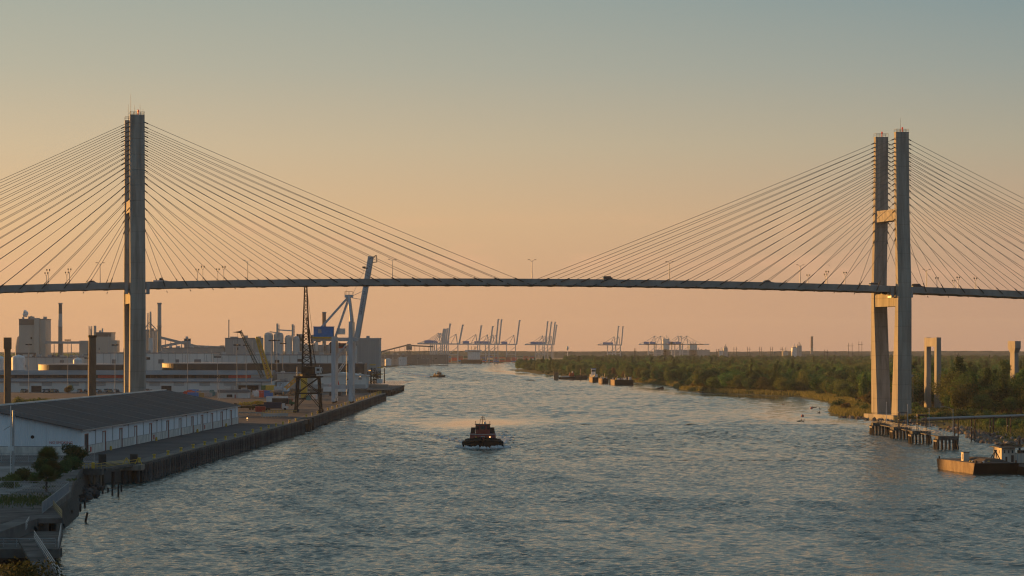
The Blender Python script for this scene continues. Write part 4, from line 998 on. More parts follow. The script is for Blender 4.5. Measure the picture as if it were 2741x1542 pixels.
MB().lattice((-1.4, 0, 9.2), (7.6, 0, 22.6), 1.4, 1.0, 9, .14).build('jib', M_white, c); MB().beam((-3.4, 0, 6), (-.6, 0, 10.6), .35).build('back_strut', M_white, c)

# ---- trucks, containers and clutter on the apron
def truck(loc, rz, label, cabm, loadm, load):
    r = thing('truck', loc, label, 'truck', rz=rz)
    MB().bb(-4.6, 3.4, -1.1, 1.1, .75, 1.05).build('chassis', M_dark, r)
    MB().profile_y([(3.3, .7), (6.1, .7), (6.1, 1.7), (4.9, 1.95), (4.6, 3.0), (3.3, 3.05)][::-1], -1.2, 1.2).build('cab', cabm, r)
    MB().profile_y([(4.62, 2.0), (4.98, 2.0), (4.72, 2.85), (4.5, 2.85)][::-1], -1.22, 1.22).build('window', M_glass, r)
    if load == 'box': MB().bb(-4.8, 3.0, -1.25, 1.25, 1.05, 3.6).build('body', loadm, r)
    else:
        MB().bb(-4.8, 3.0, -1.25, 1.25, 1.05, 1.9).build('bed', loadm, r)
        s_ = MB()
        for k in range(26):
            a = rng.uniform(-4.4, 1); s_.tube((a, rng.uniform(-1.2, 1.2), 1.9 + rng.uniform(0, 1.6)), (a + rng.uniform(1, 3), rng.uniform(-1.2, 1.2), 2.0 + rng.uniform(0, 1.8)), .22, n=5)
        s_.build('scrap_load', M_yel, r, kind='stuff')
    for x in (-3.6, -2.4, 4.6):
        for y in (-1.1, 1.1): MB().tube((x, y - .18, .52), (x, y + .18, .52), .52, n=12).build('wheel', M_tyre, r)
    return r
t = truck(G(735, 1098, QZ), R(4), 'white cabbed truck with a dark blue body facing the quay', M_white, mat('navy_box', (.03, .045, .09)), 'box')
t = truck(G(700, 1094, QZ), R(4), 'truck heaped with yellow scrap behind the white cabbed one', M_carb, M_dark, 'scrap')
t = truck(G(655, 1097, QZ), R(184), 'mud brown loader truck with headlight near the warehouse end', mat('olive_paint', (.10, .08, .03)), mat('olive_bed', (.09, .07, .03)), 'scrap')
t = truck(G(755, 1086, QZ), R(4), 'green cabbed truck half hidden behind the white trailer', mat('green_cab', (.03, .10, .05)), M_dark, 'box')
def skip_(px, py, w, h, m, label, name='skip', z=QZ):
    p = G(px, py, z); r = thing(name, p, label, name.replace('_', ' '))
    MB().loft([[(-w / 2, -1.2, 0), (w / 2, -1.2, 0), (w / 2, 1.2, 0), (-w / 2, 1.2, 0)], [(-w / 2 - .2, -1.25, h), (w / 2 + .2, -1.25, h), (w / 2 + .2, 1.25, h), (-w / 2 - .2, 1.25, h)]]).build('body', m, r)
    s_ = MB()
    for x in np.linspace(-w / 2 + .4, w / 2 - .4, 6): s_.bb(x - .07, x + .07, -1.42, -1.1, .1, h)
    s_.build('stiffener', m, r); return r
skip_(697, 1102, 4.0, 2.2, M_red, 'bright red skip in front of the scrap truck')
skip_(776, 1081, 2.6, 2.6, mat('rust_red_box', (.22, .06, .045), .8, var=.2), 'rust red container end beside the white trailer', 'container'); 
t = thing('semi_trailer', G(748, 1082, QZ), 'long white box trailer parked beyond the trucks', 'trailer')
MB().bb(-6.4, 4.2, -1.3, 1.3, 1.2, 3.9).build('box_body', M_white, t); MB().bb(-6.4, 4.2, -1.1, 1.1, .95, 1.2).build('chassis', M_dark, t)
for x in (-5, -3.9): MB().tube((x, -1.2, .5), (x, 1.2, .5), .5, n=12).build('wheel', M_tyre, t)
t = thing('tanker_trailer', G(745, 1058, QZ), 'silver rounded tanker trailer by the bluish corrugated shed', 'trailer')
MB().tube((-2.4, 0, 3.0), (2.4, 0, 3.0), 2.2, n=16).build('tank', M_steel, t); MB().bb(-2.3, 2.3, -1.1, 1.1, .5, 1.2).build('chassis', M_dark, t)
for x in (-1.6, 1.6): MB().tube((x, -1.2, .5), (x, 1.2, .5), .5, n=12).build('wheel', M_tyre, t)
t = thing('scrap_heap', G(790, 1060, QZ), 'brown heap of scrap steel behind the portal crane', 'scrap'); mb = MB()
for k in range(120):
    a = Vector((rng.normal(0, 5), rng.normal(0, 3), 0)); a.z = max(.2, 3.4 - .45 * abs(a.x) - .5 * abs(a.y)) * rng.random() + .2
    mb.beam(a, a + Vector(rng.normal(0, 1, 3).tolist()), .3)
mb.build('pieces', M_barge, t, kind='stuff')
# low loading ramp with yellow rails at the head of the quay
t = thing('loading_ramp', G(735, 1117, QZ), 'long timber sided loading ramp with pale handrails beyond the warehouse', 'ramp'); l = t.location
pA, pB = G(702, 1118, QZ), G(768, 1116, QZ)
for k, (z0, z1, m) in enumerate(((0.4, 1.5, M_cream),)): MB().beam(pA + Vector((0, 0, 1.0)), pB + Vector((0, 0, 1.0)), 1.2, 1.2).build('ramp_beam', m, t, world=True)
for z in (2.1, 2.7): MB().beam(pA + Vector((0, 0, z)), pB + Vector((4, 0, z - .2)), .12).build('handrail', M_yel, t, world=True)
for s in np.linspace(0, 1, 9): MB().beam(pA.lerp(pB, s), pA.lerp(pB, s) + Vector((0, 0, 2.75)), .12).build('post', M_yel, t, world=True)
pC, pD = G(640, 1109, QZ), G(705, 1110, QZ)
t = thing('guard_rail', pC, 'grey crash rail in front of the trucks', 'guard rail')
MB().beam(pC + Vector((0, 0, .8)), pD + Vector((0, 0, .8)), .15, .4).build('rail', M_steel, t, world=True)
for s in np.linspace(0, 1, 8): MB().beam(pC.lerp(pD, s), pC.lerp(pD, s) + Vector((0, 0, .9)), .15).build('post', M_steel, t, world=True)
# lit lamps seen in the port
for px, py, D, m, lab in ((51, 1062, 1560, M_lampw, 'lit white yard floodlight behind the warehouse ridge'), (59.5, 1062.5, 1565, M_lampw, 'smaller lit yard floodlight beside the brighter one'), (964, 1008, 1845, M_lamp, 'glowing amber wall lamp on the pale gabled shed'), (662, 1119.5, 1010, M_lamp, 'amber headlight glowing at the end of the warehouse')):
    p = W(px, py, D); r = thing('lit_lamp', (p.x, p.y, QZ), lab, 'lamp'); MB().tube((0, 0, 0), (0, 0, p.z - QZ), .1).build('post', M_steel, r); MB().lathe((0, -.3, p.z - QZ), [(.05, -.26), (.24, -.13), (.24, .13), (.05, .26)], 10).build('bulb', m, r); MB().bb(-.45, .45, -.3, .2, p.z - QZ + .4, p.z - QZ + .55).build('hood', M_dark, r)
# cars parked by the transit shed
cm = [M_carw, M_carb, M_cars, M_maroon, M_tank, mat('tan_car', (.3, .24, .15), .3)]
for k in range(26):
    px = [118, 122, 127, 131, 136, 141, 148, 153, 211, 216, 229, 248, 261, 268, 282, 287, 291, 296, 309, 315, 388, 396, 404, 60, 66, 72][k]; Dk = 1674 - (k % 3)
    o = car((PX(px, Dk), Dk, QZ + .02), R(90 + rng.uniform(-4, 4)), ('white', 'black', 'silver', 'maroon', 'brown', 'tan')[k % 6] + ' car parked by the long transit shed', ('suv', 'sedan', 'pickup')[k % 3], cm[k % 6])
    o['group'] = 'cars parked along the transit shed'; o.name = 'parked_car'; o.scale = (1.05, 1.05, 1.25)
# containers and pallets standing about the yard
yc = [M_red, M_blue, mat('ochre_box', (.34, .22, .08)), M_steel, mat('teal_box', (.06, .2, .2)), M_white]
yn = ['red', 'blue', 'ochre', 'grey', 'teal', 'white']
for k in range(34):
    px = (505, 520, 536, 551, 566, 690, 704, 716, 730, 812, 826, 838)[k % 12] + rng.uniform(-5, 5); Dk = rng.uniform(1500, 1640) if k % 12 < 9 else rng.uniform(1420, 1600); ci = k % 6
    r = thing('yard_container', (PX(px, Dk), Dk, QZ + .01), yn[ci] + ' steel container standing in the port yard', 'container', 'containers in the port yard', rz=R(rng.choice([0, 90]) + rng.uniform(-4, 4)))
    MB().bb(-3.05, 3.05, -1.22, 1.22, 0, 2.5).build('box', yc[ci], r); w_ = MB()
    for x in np.linspace(-2.8, 2.8, 9): w_.bb(x - .05, x + .05, -1.27, 1.27, .1, 2.4)
    w_.build('corrugation', yc[ci], r)
# the industrial pier at the end of the quay
r = thing('loading_pier', (-90, 1807, 0), 'timber faced loading pier crowded with pipework at the end of the port', 'pier')
MB().bb(PX(981, 1807), PX(1046, 1807), 1809, 2040, 2.6, 4.2).build('deck', M_concd, r, world=True)
for px in np.arange(984, 1047, 4.2): MB().bb(PX(px, 1807), PX(px + 2.6, 1807), 1806.5, 1809, -1, 4.0).build('fender_pile', M_woodd, r, world=True)
for d in np.arange(1825, 2040, 22): MB().bb(PX(1044, 1807), PX(1047, 1807), d, d + 3, -1, 4.0).build('fender_pile', M_woodd, r, world=True)
pt(r, 'kerb_wall', M_conc2, 981, 1040, 1029, 1037, 1900, -2, 0)
for px0, px1, y0, y1, m in ((994, 1004, 985, 1028, M_rustd), (1008, 1018, 992, 1027, M_dark), (1009, 1024, 1015, 1026, M_white), (984, 992, 996, 1028, M_indg), (1000, 1012, 1005, 1027, M_steel)):
    MB().lattice(W((px0 + px1) / 2, y1, 1900), W((px0 + px1) / 2, y0, 1900), (px1 - px0) * 1900 / F, (px1 - px0) * 1900 / F, 6, .22).build('frame_tower', M_rustd, r, world=True) if m is not M_white else pt(r, 'cabin', m, px0, px1, y0, y1, 1890, -2, 2)
for k in range(16):
    px = 982 + rng.uniform(0, 44); y1 = rng.uniform(990, 1020); MB().tube(W(px, y1, 1905 + rng.uniform(-6, 6)), W(px + rng.uniform(4, 16), y1 + rng.uniform(-3, 3), 1905), .35, n=6).build('pipe', (M_rustd, M_dark, M_yel, M_steel)[k % 4], r, world=True)
pt(r, 'lit_canopy', M_yel, 990, 1006, 975, 978, 1905, -3, 0); pt(r, 'canopy', M_yel, 1010, 1025, 983, 985, 1905, -3, 0)
MB().tube(W(1029, 1026, 1880), W(1029, 985, 1880), .45, .25).build('mast', M_rustd, r, world=True)
# ================================================================== the river and the marsh bank
# ---- the tug coming down the river
def hull_ring(x, half, z): return (x, half, z)
def make_tug(loc, rz, label, scale=1.0, foam=True, hullm=M_bargeb, housem=M_maroon):
    r = thing('tugboat', loc, label, 'tugboat', rz=rz)
    L = 28.0; st_ = []
    for t in np.linspace(0, 1, 15):                                # bow at +x
        x = -L / 2 + L * t; w = 5.2 * (1 - max(0, (t - .62) / .38) ** 2.4) * (1 - .25 * max(0, (.15 - t) / .15)); sh = 2.3 + 1.9 * max(0, t - .45) ** 1.6 * 2.2
        st_.append((x, max(w, .25), sh))
    rings = [[(x, -w, s), (x, -w * .98, s * .5), (x, -w * .8, -1), (x, w * .8, -1), (x, w * .98, s * .5), (x, w, s)] for x, w, s in st_]
    MB().loft(rings).build('hull', hullm, r)
    fd = MB()
    for (x0, w0, s0), (x1, w1, s1) in zip(st_[:-1], st_[1:]):
        for sg in (-1, 1): fd.tube((x0, sg * (w0 + .12), s0 - .35), (x1, sg * (w1 + .12), s1 - .35), .42, n=7)
    fd.build('fender_roll', M_tyre, r)
    ty = MB().lathe((0, 0, 0), [(.35, -.22), (.75, -.22), (.8, 0), (.75, .22), (.35, .22), (.35, -.22)], 14).mesh('tyre', M_tyre)
    for x in (-10, -6.5, -3, .5, 4, 7):
        for sg in (-1, 1):
            w = 5.2 if x < 3 else 5.0
            o = part('tyre', ty, r, (x, sg * (w + .3), 1.2)); o.rotation_euler = (R(90), 0, 0)
    bw = MB()
    for (x0, w0, s0), (x1, w1, s1) in zip(st_[7:-1], st_[8:]):
        for sg in (-1, 1): bw.add([(x0, sg * w0, s0), (x1, sg * w1, s1), (x1, sg * w1 * .94, s1 + .9), (x0, sg * w0 * .94, s0 + .9)], [(0, 1, 2, 3)])
    bw.build('bulwark', hullm, r)
    MB().loft([[(-7, -3.6, 2.3), (6.2, -3.6, 2.3), (7.8, -2.2, 2.3), (7.8, 2.2, 2.3), (6.2, 3.6, 2.3), (-7, 3.6, 2.3)], [(-7, -3.5, 5.5), (5.9, -3.5, 5.5), (7.2, -2.1, 5.5), (7.2, 2.1, 5.5), (5.9, 3.5, 5.5), (-7, 3.5, 5.5)]]).build('deckhouse', housem, r)
    rl = MB()
    for a, b in (((5.9, -3.6), (7.3, -2.2)), ((7.3, -2.2), (7.3, 2.2)), ((7.3, 2.2), (5.9, 3.6)), ((5.9, -3.6), (-7, -3.6)), ((5.9, 3.6), (-7, 3.6))): rl.beam((*a, 5.6), (*b, 5.6), .16)
    rl.build('deck_edge', M_white, r)
    for y in (-1.9, 1.9): MB().tube((7.3, y, 4.5), (7.45, y, 4.5), .25, n=10).build('deck_light', M_lamp if y > 0 else M_yel, r)
    em = MB()
    em.beam((7.42, -.75, 4.1), (7.42, -.35, 4.75), .16).beam((7.42, .75, 4.1), (7.42, .35, 4.75), .16).beam((7.42, -.4, 4.75), (7.42, .4, 4.75), .14)
    em.build('emblem', M_white, r)
    wh_ = MB().loft([[(-.6, -1.9, 5.5), (3.6, -1.9, 5.5), (4.6, -1, 5.5), (4.6, 1, 5.5), (3.6, 1.9, 5.5), (-.6, 1.9, 5.5)], [(-.6, -2, 9.3), (3.7, -2, 9.3), (4.7, -1.05, 9.3), (4.7, 1.05, 9.3), (3.7, 2, 9.3), (-.6, 2, 9.3)]]).build('wheelhouse', housem, r)
    for p, q in (((3.75, -1.92), (4.68, -1.02)), ((4.72, -.88), (4.72, .88)), ((4.68, 1.02), (3.75, 1.92))):
        d = Vector((q[0] - p[0], q[1] - p[1], 0)); n = Vector((d.y, -d.x, 0)).normalized() * -.04
        a = Vector((*p, 7.4)) + d * .12; b = Vector((*q, 7.4)) - d * .12
        MB().add([a + n * -1.5, b + n * -1.5, b + n * -1.5 + Vector((0, 0, 1.5)), a + n * -1.5 + Vector((0, 0, 1.5)), a, b, b + Vector((0, 0, 1.5)), a + Vector((0, 0, 1.5))], [(0, 1, 2, 3), (7, 6, 5, 4), (0, 4, 5, 1), (1, 5, 6, 2), (2, 6, 7, 3), (3, 7, 4, 0)]).build('window', M_glass, wh_)
    for sg in (-1, 1): MB().bb(.2, 3.2, sg * 2.0 - .03, sg * 2.0 + .03, 7.4, 8.9).build('window', M_glass, wh_)
    MB().bb(-.8, 4.4, -2.15, 2.15, 9.3, 9.5).build('roof', M_black, wh_)
    for sg in (-1, 1):
        MB().loft([[(-5, sg * 2.7 - .7, 5.5), (-3.4, sg * 2.7 - .7, 5.5), (-3.4, sg * 2.7 + .7, 5.5), (-5, sg * 2.7 + .7, 5.5)], [(-4.9, sg * 2.6 - .6, 7.9), (-3.5, sg * 2.6 - .6, 7.9), (-3.5, sg * 2.6 + .6, 7.9), (-4.9, sg * 2.6 + .6, 7.9)]]).build('funnel', M_black, r)
        MB().beam((.2, sg * 1.95, 9.5), (.2, sg * 1.95, 10.6), .14).build('running_light', M_dark, r)
    ms = MB().beam((-.2, 0, 9.5), (-.2, 0, 12.6), .22).beam((-.2, -.8, 11.2), (-.2, .8, 11.2), .14).beam((-.2, -.5, 12.2), (-.2, .5, 12.2), .2)
    for sg in (-1, 1): ms.beam((-.2, sg * .9, 9.5), (-.2, sg * .35, 12.2), .1)
    ms.build('mast', mat('mast_buff', (.30, .16, .09)), r)
    MB().tube((1.4, .5, 9.5), (1.4, .5, 10.3), .3).build('radar', M_white, r)
    r.scale = (scale, scale * 1.08, scale * .74)
    if foam:
        m = MB(); rg = np.random.default_rng(11)
        for sg in (-1, 1):
            for k in range(26):
                t = k / 25; x = 14.2 - t * 17; y = sg * (.4 + 7.0 * min(1, (t * 1.6)) ** .7) + rg.normal(0, .25); h = 1.0 * (1 - t * .6) * rg.uniform(.5, 1.3)
                m.lathe((x, y, -.05), [(rg.uniform(.6, 1.2), 0), (rg.uniform(.3, .6), h * .7), (.05, h)], 7)
        f = m.build('bow_wave', M_foam, smooth=True); f.location = loc; f.rotation_euler.z = rz; f.scale = (scale,) * 3; f.location.z = .1
        tag(f, 'white foam curling from the bow of the tug', kind='stuff')
    return r
tp_ = G(1291, 1202, 0)
make_tug((tp_.x, tp_.y + 14, 0), R(-90 + 1), 'dark red and black tugboat heading down the river towards the viewer', 1.08)
m = MB(); rw = np.random.default_rng(21)
for sg in (-1, 1):
    for k in range(150):
        t = rw.random() ** 1.3; y = tp_.y + 30 + t * 150; x = tp_.x + sg * (4 + t * 13) - 14 * t * t + rw.normal(0, 1.0 + 1.5 * t); r0 = rw.uniform(.3, .8) * (1.1 - t * .6)
        m.lathe((x, y, .12), [(r0 * 1.7, 0), (r0 * .8, .08), (.03, .12)], 7)
tag(m.build('wake', M_foam, smooth=True), 'broken foam trails spreading behind the near tug', kind='stuff')
ft = G(1174, 1010.5, 0)
make_tug((ft.x, ft.y, 0), R(-50), 'small brown tugboat far up the river trailing a white wake', .82, False, M_rustd, M_rustd)
mb = MB(); rg = np.random.default_rng(4); fd_ = Vector((math.cos(R(-28)), math.sin(R(-28)), 0)); sd_ = Vector((-fd_.y, fd_.x, 0))
for k in range(260):
    t = rg.random() ** 1.5; c = Vector((ft.x, ft.y, 0)) + Vector((-54, 470, 0)) * (.02 + t) + Vector((-6 + rg.normal(0, 1.6 + 4 * t), 0, 0))
    r0 = rg.uniform(.9, 2.2) * (1 - t * .4); mb.lathe((c.x, c.y, .5), [(r0 * 1.9, 0), (r0 * .9, .1), (.05, .16)], 8)
w_ = mb.build('wake', M_foam, smooth=True); tag(w_, 'pale foamy wake behind the small far tug', kind='stuff')

# ---- big rusty barge and the moored hulk
ba = thing('barge', (116.8, 674.4, 0), 'rusty deck barge with sunlit side and a small A-frame on deck', 'barge', rz=R(9.1))
BL, BW, BH = 30.5, 11.7, 2.75
MB().loft([[(0, y0, -.6), (BW, y0, -.6), (BW, y1, BH), (0, y1, BH)] for y0, y1 in ()] or [[(0, 1.6, -.6), (BW, 1.6, -.6), (BW, 0, BH), (0, 0, BH)], [(0, 8, -.9), (BW, 8, -.9), (BW, 8, BH), (0, 8, BH)], [(0, BL - 8, -.9), (BW, BL - 8, -.9), (BW, BL - 8, BH), (0, BL - 8, BH)], [(0, BL - 1.4, -.6), (BW, BL - 1.4, -.6), (BW, BL, BH), (0, BL, BH)]]).build('hull', M_barge, ba)
for z in (.7, 1.5, 2.5): MB().bb(-.1, .0, 1.4 if z < 2 else .2, BL - .6, z, z + .14).build('rubbing_strake', M_barge, ba)
MB().profile_x([(1.52, -.6), (-.06, BH + .02), (-.02, BH + .04), (1.62, -.6)], .05, BW - .05).build('end_shade_plate', M_bargeb, ba)  # near-black sheet puts the shade of the raked end into its colour
MB().bb(.1, BW - .1, .1, BL - .1, BH, BH + .06).build('deck', mat('rusty_deck', (.09, .07, .055), .9, var=.4, scale=.6), ba)
MB().loft([[(3.0, 3, BH), (BW - 1, 3, BH), (BW - 1, BL - 7, BH), (3.0, BL - 7, BH)], [(5, 6, BH + .9), (BW - 3, 6, BH + .9), (BW - 3, BL - 10, BH + .9), (5, BL - 10, BH + .9)]]).build('spoil_mound', mat('dark_spoil', (.06, .045, .035), 1, var=.4, scale=.8, bump=.1), ba)
hs = MB().bb(2.0, 3.6, 14.6, 16.4, BH, BH + 2.2).build('winch_house', M_cabin, ba); MB().bb(1.96, 2.0, 15.1, 15.7, BH + .4, BH + 1.8).build('doorway', M_dark, hs); MB().bb(1.9, 3.7, 14.5, 16.5, BH + 2.2, BH + 2.32).build('roof', M_dark, hs)
af = MB()
for x, y in ((7.6, 8), (9.6, 8), (7.6, 10.2), (9.6, 10.2)): af.tube((x, y, BH + .5), (8.6, 9, BH + 2.9), .13, n=6)
af.tube((8.2, 9, BH + 2.9), (9, 9, BH + 2.9), .16).build('a_frame', M_dark, ba)
for k in range(9):
    x, y = rng.uniform(.6, 6), rng.uniform(1, 10)
    MB().lathe((x, y, BH), [(.3, 0), (.3, .35), (.05, .5)], 8).build('float', (M_white, M_yel, M_rustd)[k % 3], ba)
for x, y in ((.5, .5), (.5, BL - .8), (BW - .6, .5)): MB().tube((x, y, BH), (x, y, BH + .75), .2).build('bitt', M_rustd, ba)
hk = thing('moored_hulk', (127.5, 700, 0), 'moored work vessel with rust streaked white deckhouse and timber roof', 'boat', rz=R(4))
MB().loft([[(-.6, -28, -.6), (9.5, -28, -.6), (9.5, -30, 2.0), (-1, -30, 2.0)], [(-.8, 14, -.6), (9.5, 14, -.6), (9.5, 16, 2.0), (-1, 16, 2.0)]]).build('hull', M_bargeb, hk)
MB().bb(-.2, 3.4, -4, 4.5, 2.0, 5.9).build('deckhouse', M_cabin, hk)
dh = MB().bb(3.4, 9, -4.4, 4.5, 2.0, 4.4).build('lower_house', M_cabin, hk)
for x in (.4, 1.5, 2.5): MB().bb(x, x + .35, -4.06, -4, 4.5, 5.3).build('window', M_dark, hk)
MB().bb(2.3, 3.0, -4.06, -4, 2.1, 4.0).build('door', M_dark, hk); MB().bb(.8, 1.3, -4.06, -4, 2.2, 3.6).build('door', M_rustd, hk)
for y in (-2, 1): MB().bb(-.26, -.2, y, y + .6, 4.4, 5.2).build('window', M_dark, hk)
for x in np.arange(3.8, 9, .9): MB().bb(x, x + .2, -4.5, -4.4, 2.0, 4.3).build('stake', (M_red, M_white, M_steel)[int(x * 3) % 3], hk)
MB().bb(-1.1, 5, -5, 5.5, 5.9, 6.1).build('roof', M_woodg, hk)
for k in range(9): MB().beam((rng.uniform(-1, 1), rng.uniform(-5, 4), 6.1 + .1 * k), (rng.uniform(3, 6), rng.uniform(-5, 4), 6.3 + .08 * k), .22).build('plank', M_wood, hk)
MB().tube((5.6, 0, 4.4), (5.6, 0, 8.4), .3).build('stack', M_dark, hk); MB().bb(5, 8, -3, 0, 4.4, 5.2).build('winch', M_dark, hk)

# ---- mooring dolphins and their walkway
dols = [(2353, 995, 'mooring dolphin standing farthest out by the tower foot'), (2408, 941, 'mooring dolphin carrying the tall steel frame'), (2468, 897, 'mooring dolphin under the pipe end'), (2537, 843, 'mooring dolphin with the street lamp, nearest the barge')]
DX = 137.5
for k, (px, dd, lab) in enumerate(dols):
    r = thing('mooring_dolphin', (DX, dd + 3.3, 0), lab, 'dolphin', 'pile clusters with concrete caps along the marsh bank')
    MB().bb(-3.0, 3.2, -3.2, 3.2, 2.9, 4.1).build('cap', M_concd, r); MB().bb(-3.5, -2.9, -3.4, 3.4, 2.3, 2.8).build('timber_belt', M_woodg, r)
    for i, x in enumerate((-3.1, -1.9, -.7, .5, 1.7, 2.9)):
        for j, y in enumerate((-3.1, 0, 3.1)):
            if j == 1 and 0 < i < 5: continue
            bx = .6 if i == 5 else (-.3 if i == 0 else 0)
            MB().tube((x + bx, y - (.5 if j == 0 else 0), -1.5), (x, y, 3.2), .3, n=7).build('pile', (M_wood, M_woodd, M_woodd, M_woodg)[(i * 2 + j) % 4 if i < 4 else 1], r)
wk = thing('walkway', (DX, 920, 4.2), 'narrow railed walkway linking the mooring dolphins', 'walkway')
for (_, a, _), (_, b, _) in zip(dols[:-1], dols[1:]):
    y0, y1 = a - .5, b + 7; MB().bb(DX - .6, DX + .6, y1 - .5, y0 + 1, 3.3, 3.55).build('deck', M_woodd, wk, world=True)
    for x in (-.6, .6):
        for z in (4.6, 5.1): MB().beam((DX + x, y0 + 1, z), (DX + x, y1 - .5, z), .04).build('rail', M_steel, wk, world=True)
        for t in np.linspace(0, 1, 9): MB().beam((DX + x, y0 + (y1 - y0) * t, 4.0), (DX + x, y0 + (y1 - y0) * t, 5.1), .06).build('rail_post', M_steel, wk, world=True)
MB().bb(DX - .07, DX + .07 + 1.2, 868, 868.1, 4.4, 5.3).build('sign_board', M_white, wk, world=True)
wa = thing('gangway', (DX, 1003, 4.2), 'low gangway from the outer dolphin to the bank', 'walkway')
MB().beam((DX, 1004, 4.2), (166, 1030, 3.2), 1.0, .3).build('deck', M_woodd, wa, world=True)
for z in (.8, 1.2): MB().beam((DX, 1003.4, 4.2 + z), (166, 1029.4, 3.2 + z), .08).build('rail', M_steel, wa, world=True)
for k, (y, h, lab) in enumerate(((945.5, 5.2, 'open steel frame tower on the second dolphin'), (902, 5.0, 'open steel frame with pipe manifold on the third dolphin'))):
    r = thing('steel_frame', (DX + .8, y, 4.1), lab, 'frame')
    for x in (-1.4, 1.4):
        for yy in (-1.4, 1.4): MB().beam((x, yy, 0), (x, yy, h), .22).build('post', M_dark, r)
    for z in (h * .5, h):
        for yy in (-1.4, 1.4): MB().beam((-1.5, yy, z), (1.5, yy, z), .2).build('beam', M_dark, r)
        for x in (-1.4, 1.4): MB().beam((x, -1.5, z), (x, 1.5, z), .2).build('beam', M_dark, r)
    if k: MB().bb(-1.6, 1.8, -1.6, 1.6, h, h + .5).build('manifold', M_rustd, r); MB().tube((-2.4, 0, h - .3), (-1.4, 0, h - .3), .12).build('spout', M_steel, r)
for px, ytop, dd, lab in ((2373, 1077, 1000, 'thin white pole on the outer dolphin'), (2429.5, 1084, 944, 'thin white pole beside the steel frame tower'), (2487, 1093, 902, 'thin white pole beside the pipe manifold frame')):
    o = MB().tube((0, 0, -4.1), (0, 0, PZ(ytop, dd) - 4.1), .1, .07, 6); o.box((0, 0, PZ(ytop, dd) - 4.1), (.25, .25, .3))
    o.v = [(x, y, max(z, -.1)) for x, y, z in o.v]; ob = o.build('light_pole', M_white); ob.location = (PX(px, dd), dd, 4.1); tag(ob, lab, 'pole', 'thin poles on the dolphins')
r = thing('street_lamp', (PX(2551, 849), 849, 4.1), 'curved arm street lamp on the dolphin nearest the barge', 'street lamp'); h = PZ(1095, 849) - 4.1
MB().tube((0, 0, 0), (0, 0, h), .12, .09, 7).build('pole', M_steel, r); MB().path([(0, 0, h - .4), (-1.2, 0, h + .5), (-2.6, 0, h + .75), (-3.3, 0, h + .75)], .06, 5).build('arm', M_steel, r); MB().box((-3.6, 0, h + .7), (.9, .3, .16)).build('lamp_head', M_steel, r)
# pipeline on trestles
pz = 8.1; P0 = Vector((138.6, 903, pz)); P1 = Vector((186, 955, pz)); P2 = Vector((260, 1010, pz))
r = thing('pipeline', (138.6, 903, 4), 'long raised pipeline running ashore on steel trestles', 'pipeline')
MB().path([P0, P1, P2], .38, 8).build('pipe', M_indg, r, world=True)
MB().path([P0 + Vector((0, .5, -.55)), P1 + Vector((0, .5, -.55)), P2 + Vector((0, .5, -.55))], .16, 6).build('small_pipe', M_dark, r, world=True)
for t, zb in ((.3, -1.5), (.45, -1.5), (.62, -.5), (.78, 0), (1.0, .5)):
    p = P0.lerp(P1, t); s_ = MB()
    for dx in (-.6, .6): s_.beam((p.x + dx, p.y, zb), (p.x + dx, p.y, pz - .2), .38)
    s_.beam((p.x - .9, p.y, pz - .55), (p.x + .9, p.y, pz - .55), .3); s_.beam((p.x - .6, p.y, 2), (p.x + .6, p.y, 5), .14); s_.build('trestle', M_rustd, r, world=True)
    MB().box((p.x - .55, p.y - .3, 4.6), (.3, .2, .3)).build('marker_lamp', M_white, r, world=True)
# riprap
rk = []
for k in range(4):
    m = MB(); pts = [Vector(rg.normal(0, 1, 3).tolist()).normalized() for _ in range(14)]
    m.lathe((0, 0, 0), [(.3, -.45), (.75, -.25), (.9, .05), (.55, .4), (.1, .5)], 6); m.v = [(x * rg.uniform(.75, 1.25), y * rg.uniform(.75, 1.25), z * rg.uniform(.8, 1.2)) for x, y, z in m.v]; rk.append(m.mesh('rock', M_rock))
cnt = 0
for a, b, n, wd in (((152, 1236), (163, 1165), 50, 4), ((163, 1160), (172, 1090), 34, 5), ((170, 1060), (166, 960), 60, 7), ((164, 960), (160, 905), 70, 8), ((160, 905), (166, 870), 66, 8)):
    for i in range(n):
        t = rg.random(); x = a[0] + (b[0] - a[0]) * t + abs(rg.normal(0, wd * .6)) - 1.5; y = a[1] + (b[1] - a[1]) * t + rg.normal(0, 2)
        o = bpy.data.objects.new('boulder', rk[i % 4]); col.objects.link(o); s = rg.uniform(.6, 1.5); o.location = (x, y, max(-.1, min(1.6, (x - (a[0] + (b[0] - a[0]) * t)) * .2))); o.scale = (s, s * rg.uniform(.7, 1.3), s * rg.uniform(.6, 1)); o.rotation_euler = (rg.uniform(0, 6), rg.uniform(0, 6), rg.uniform(0, 6))
        tag(o, 'rough brown boulder of the bank ' + ('below the marsh-side tower' if y > 1060 else 'under the pipeline trestles'), 'rock', 'riprap boulders ' + ('below the tower' if y > 1060 else 'under the pipeline'))
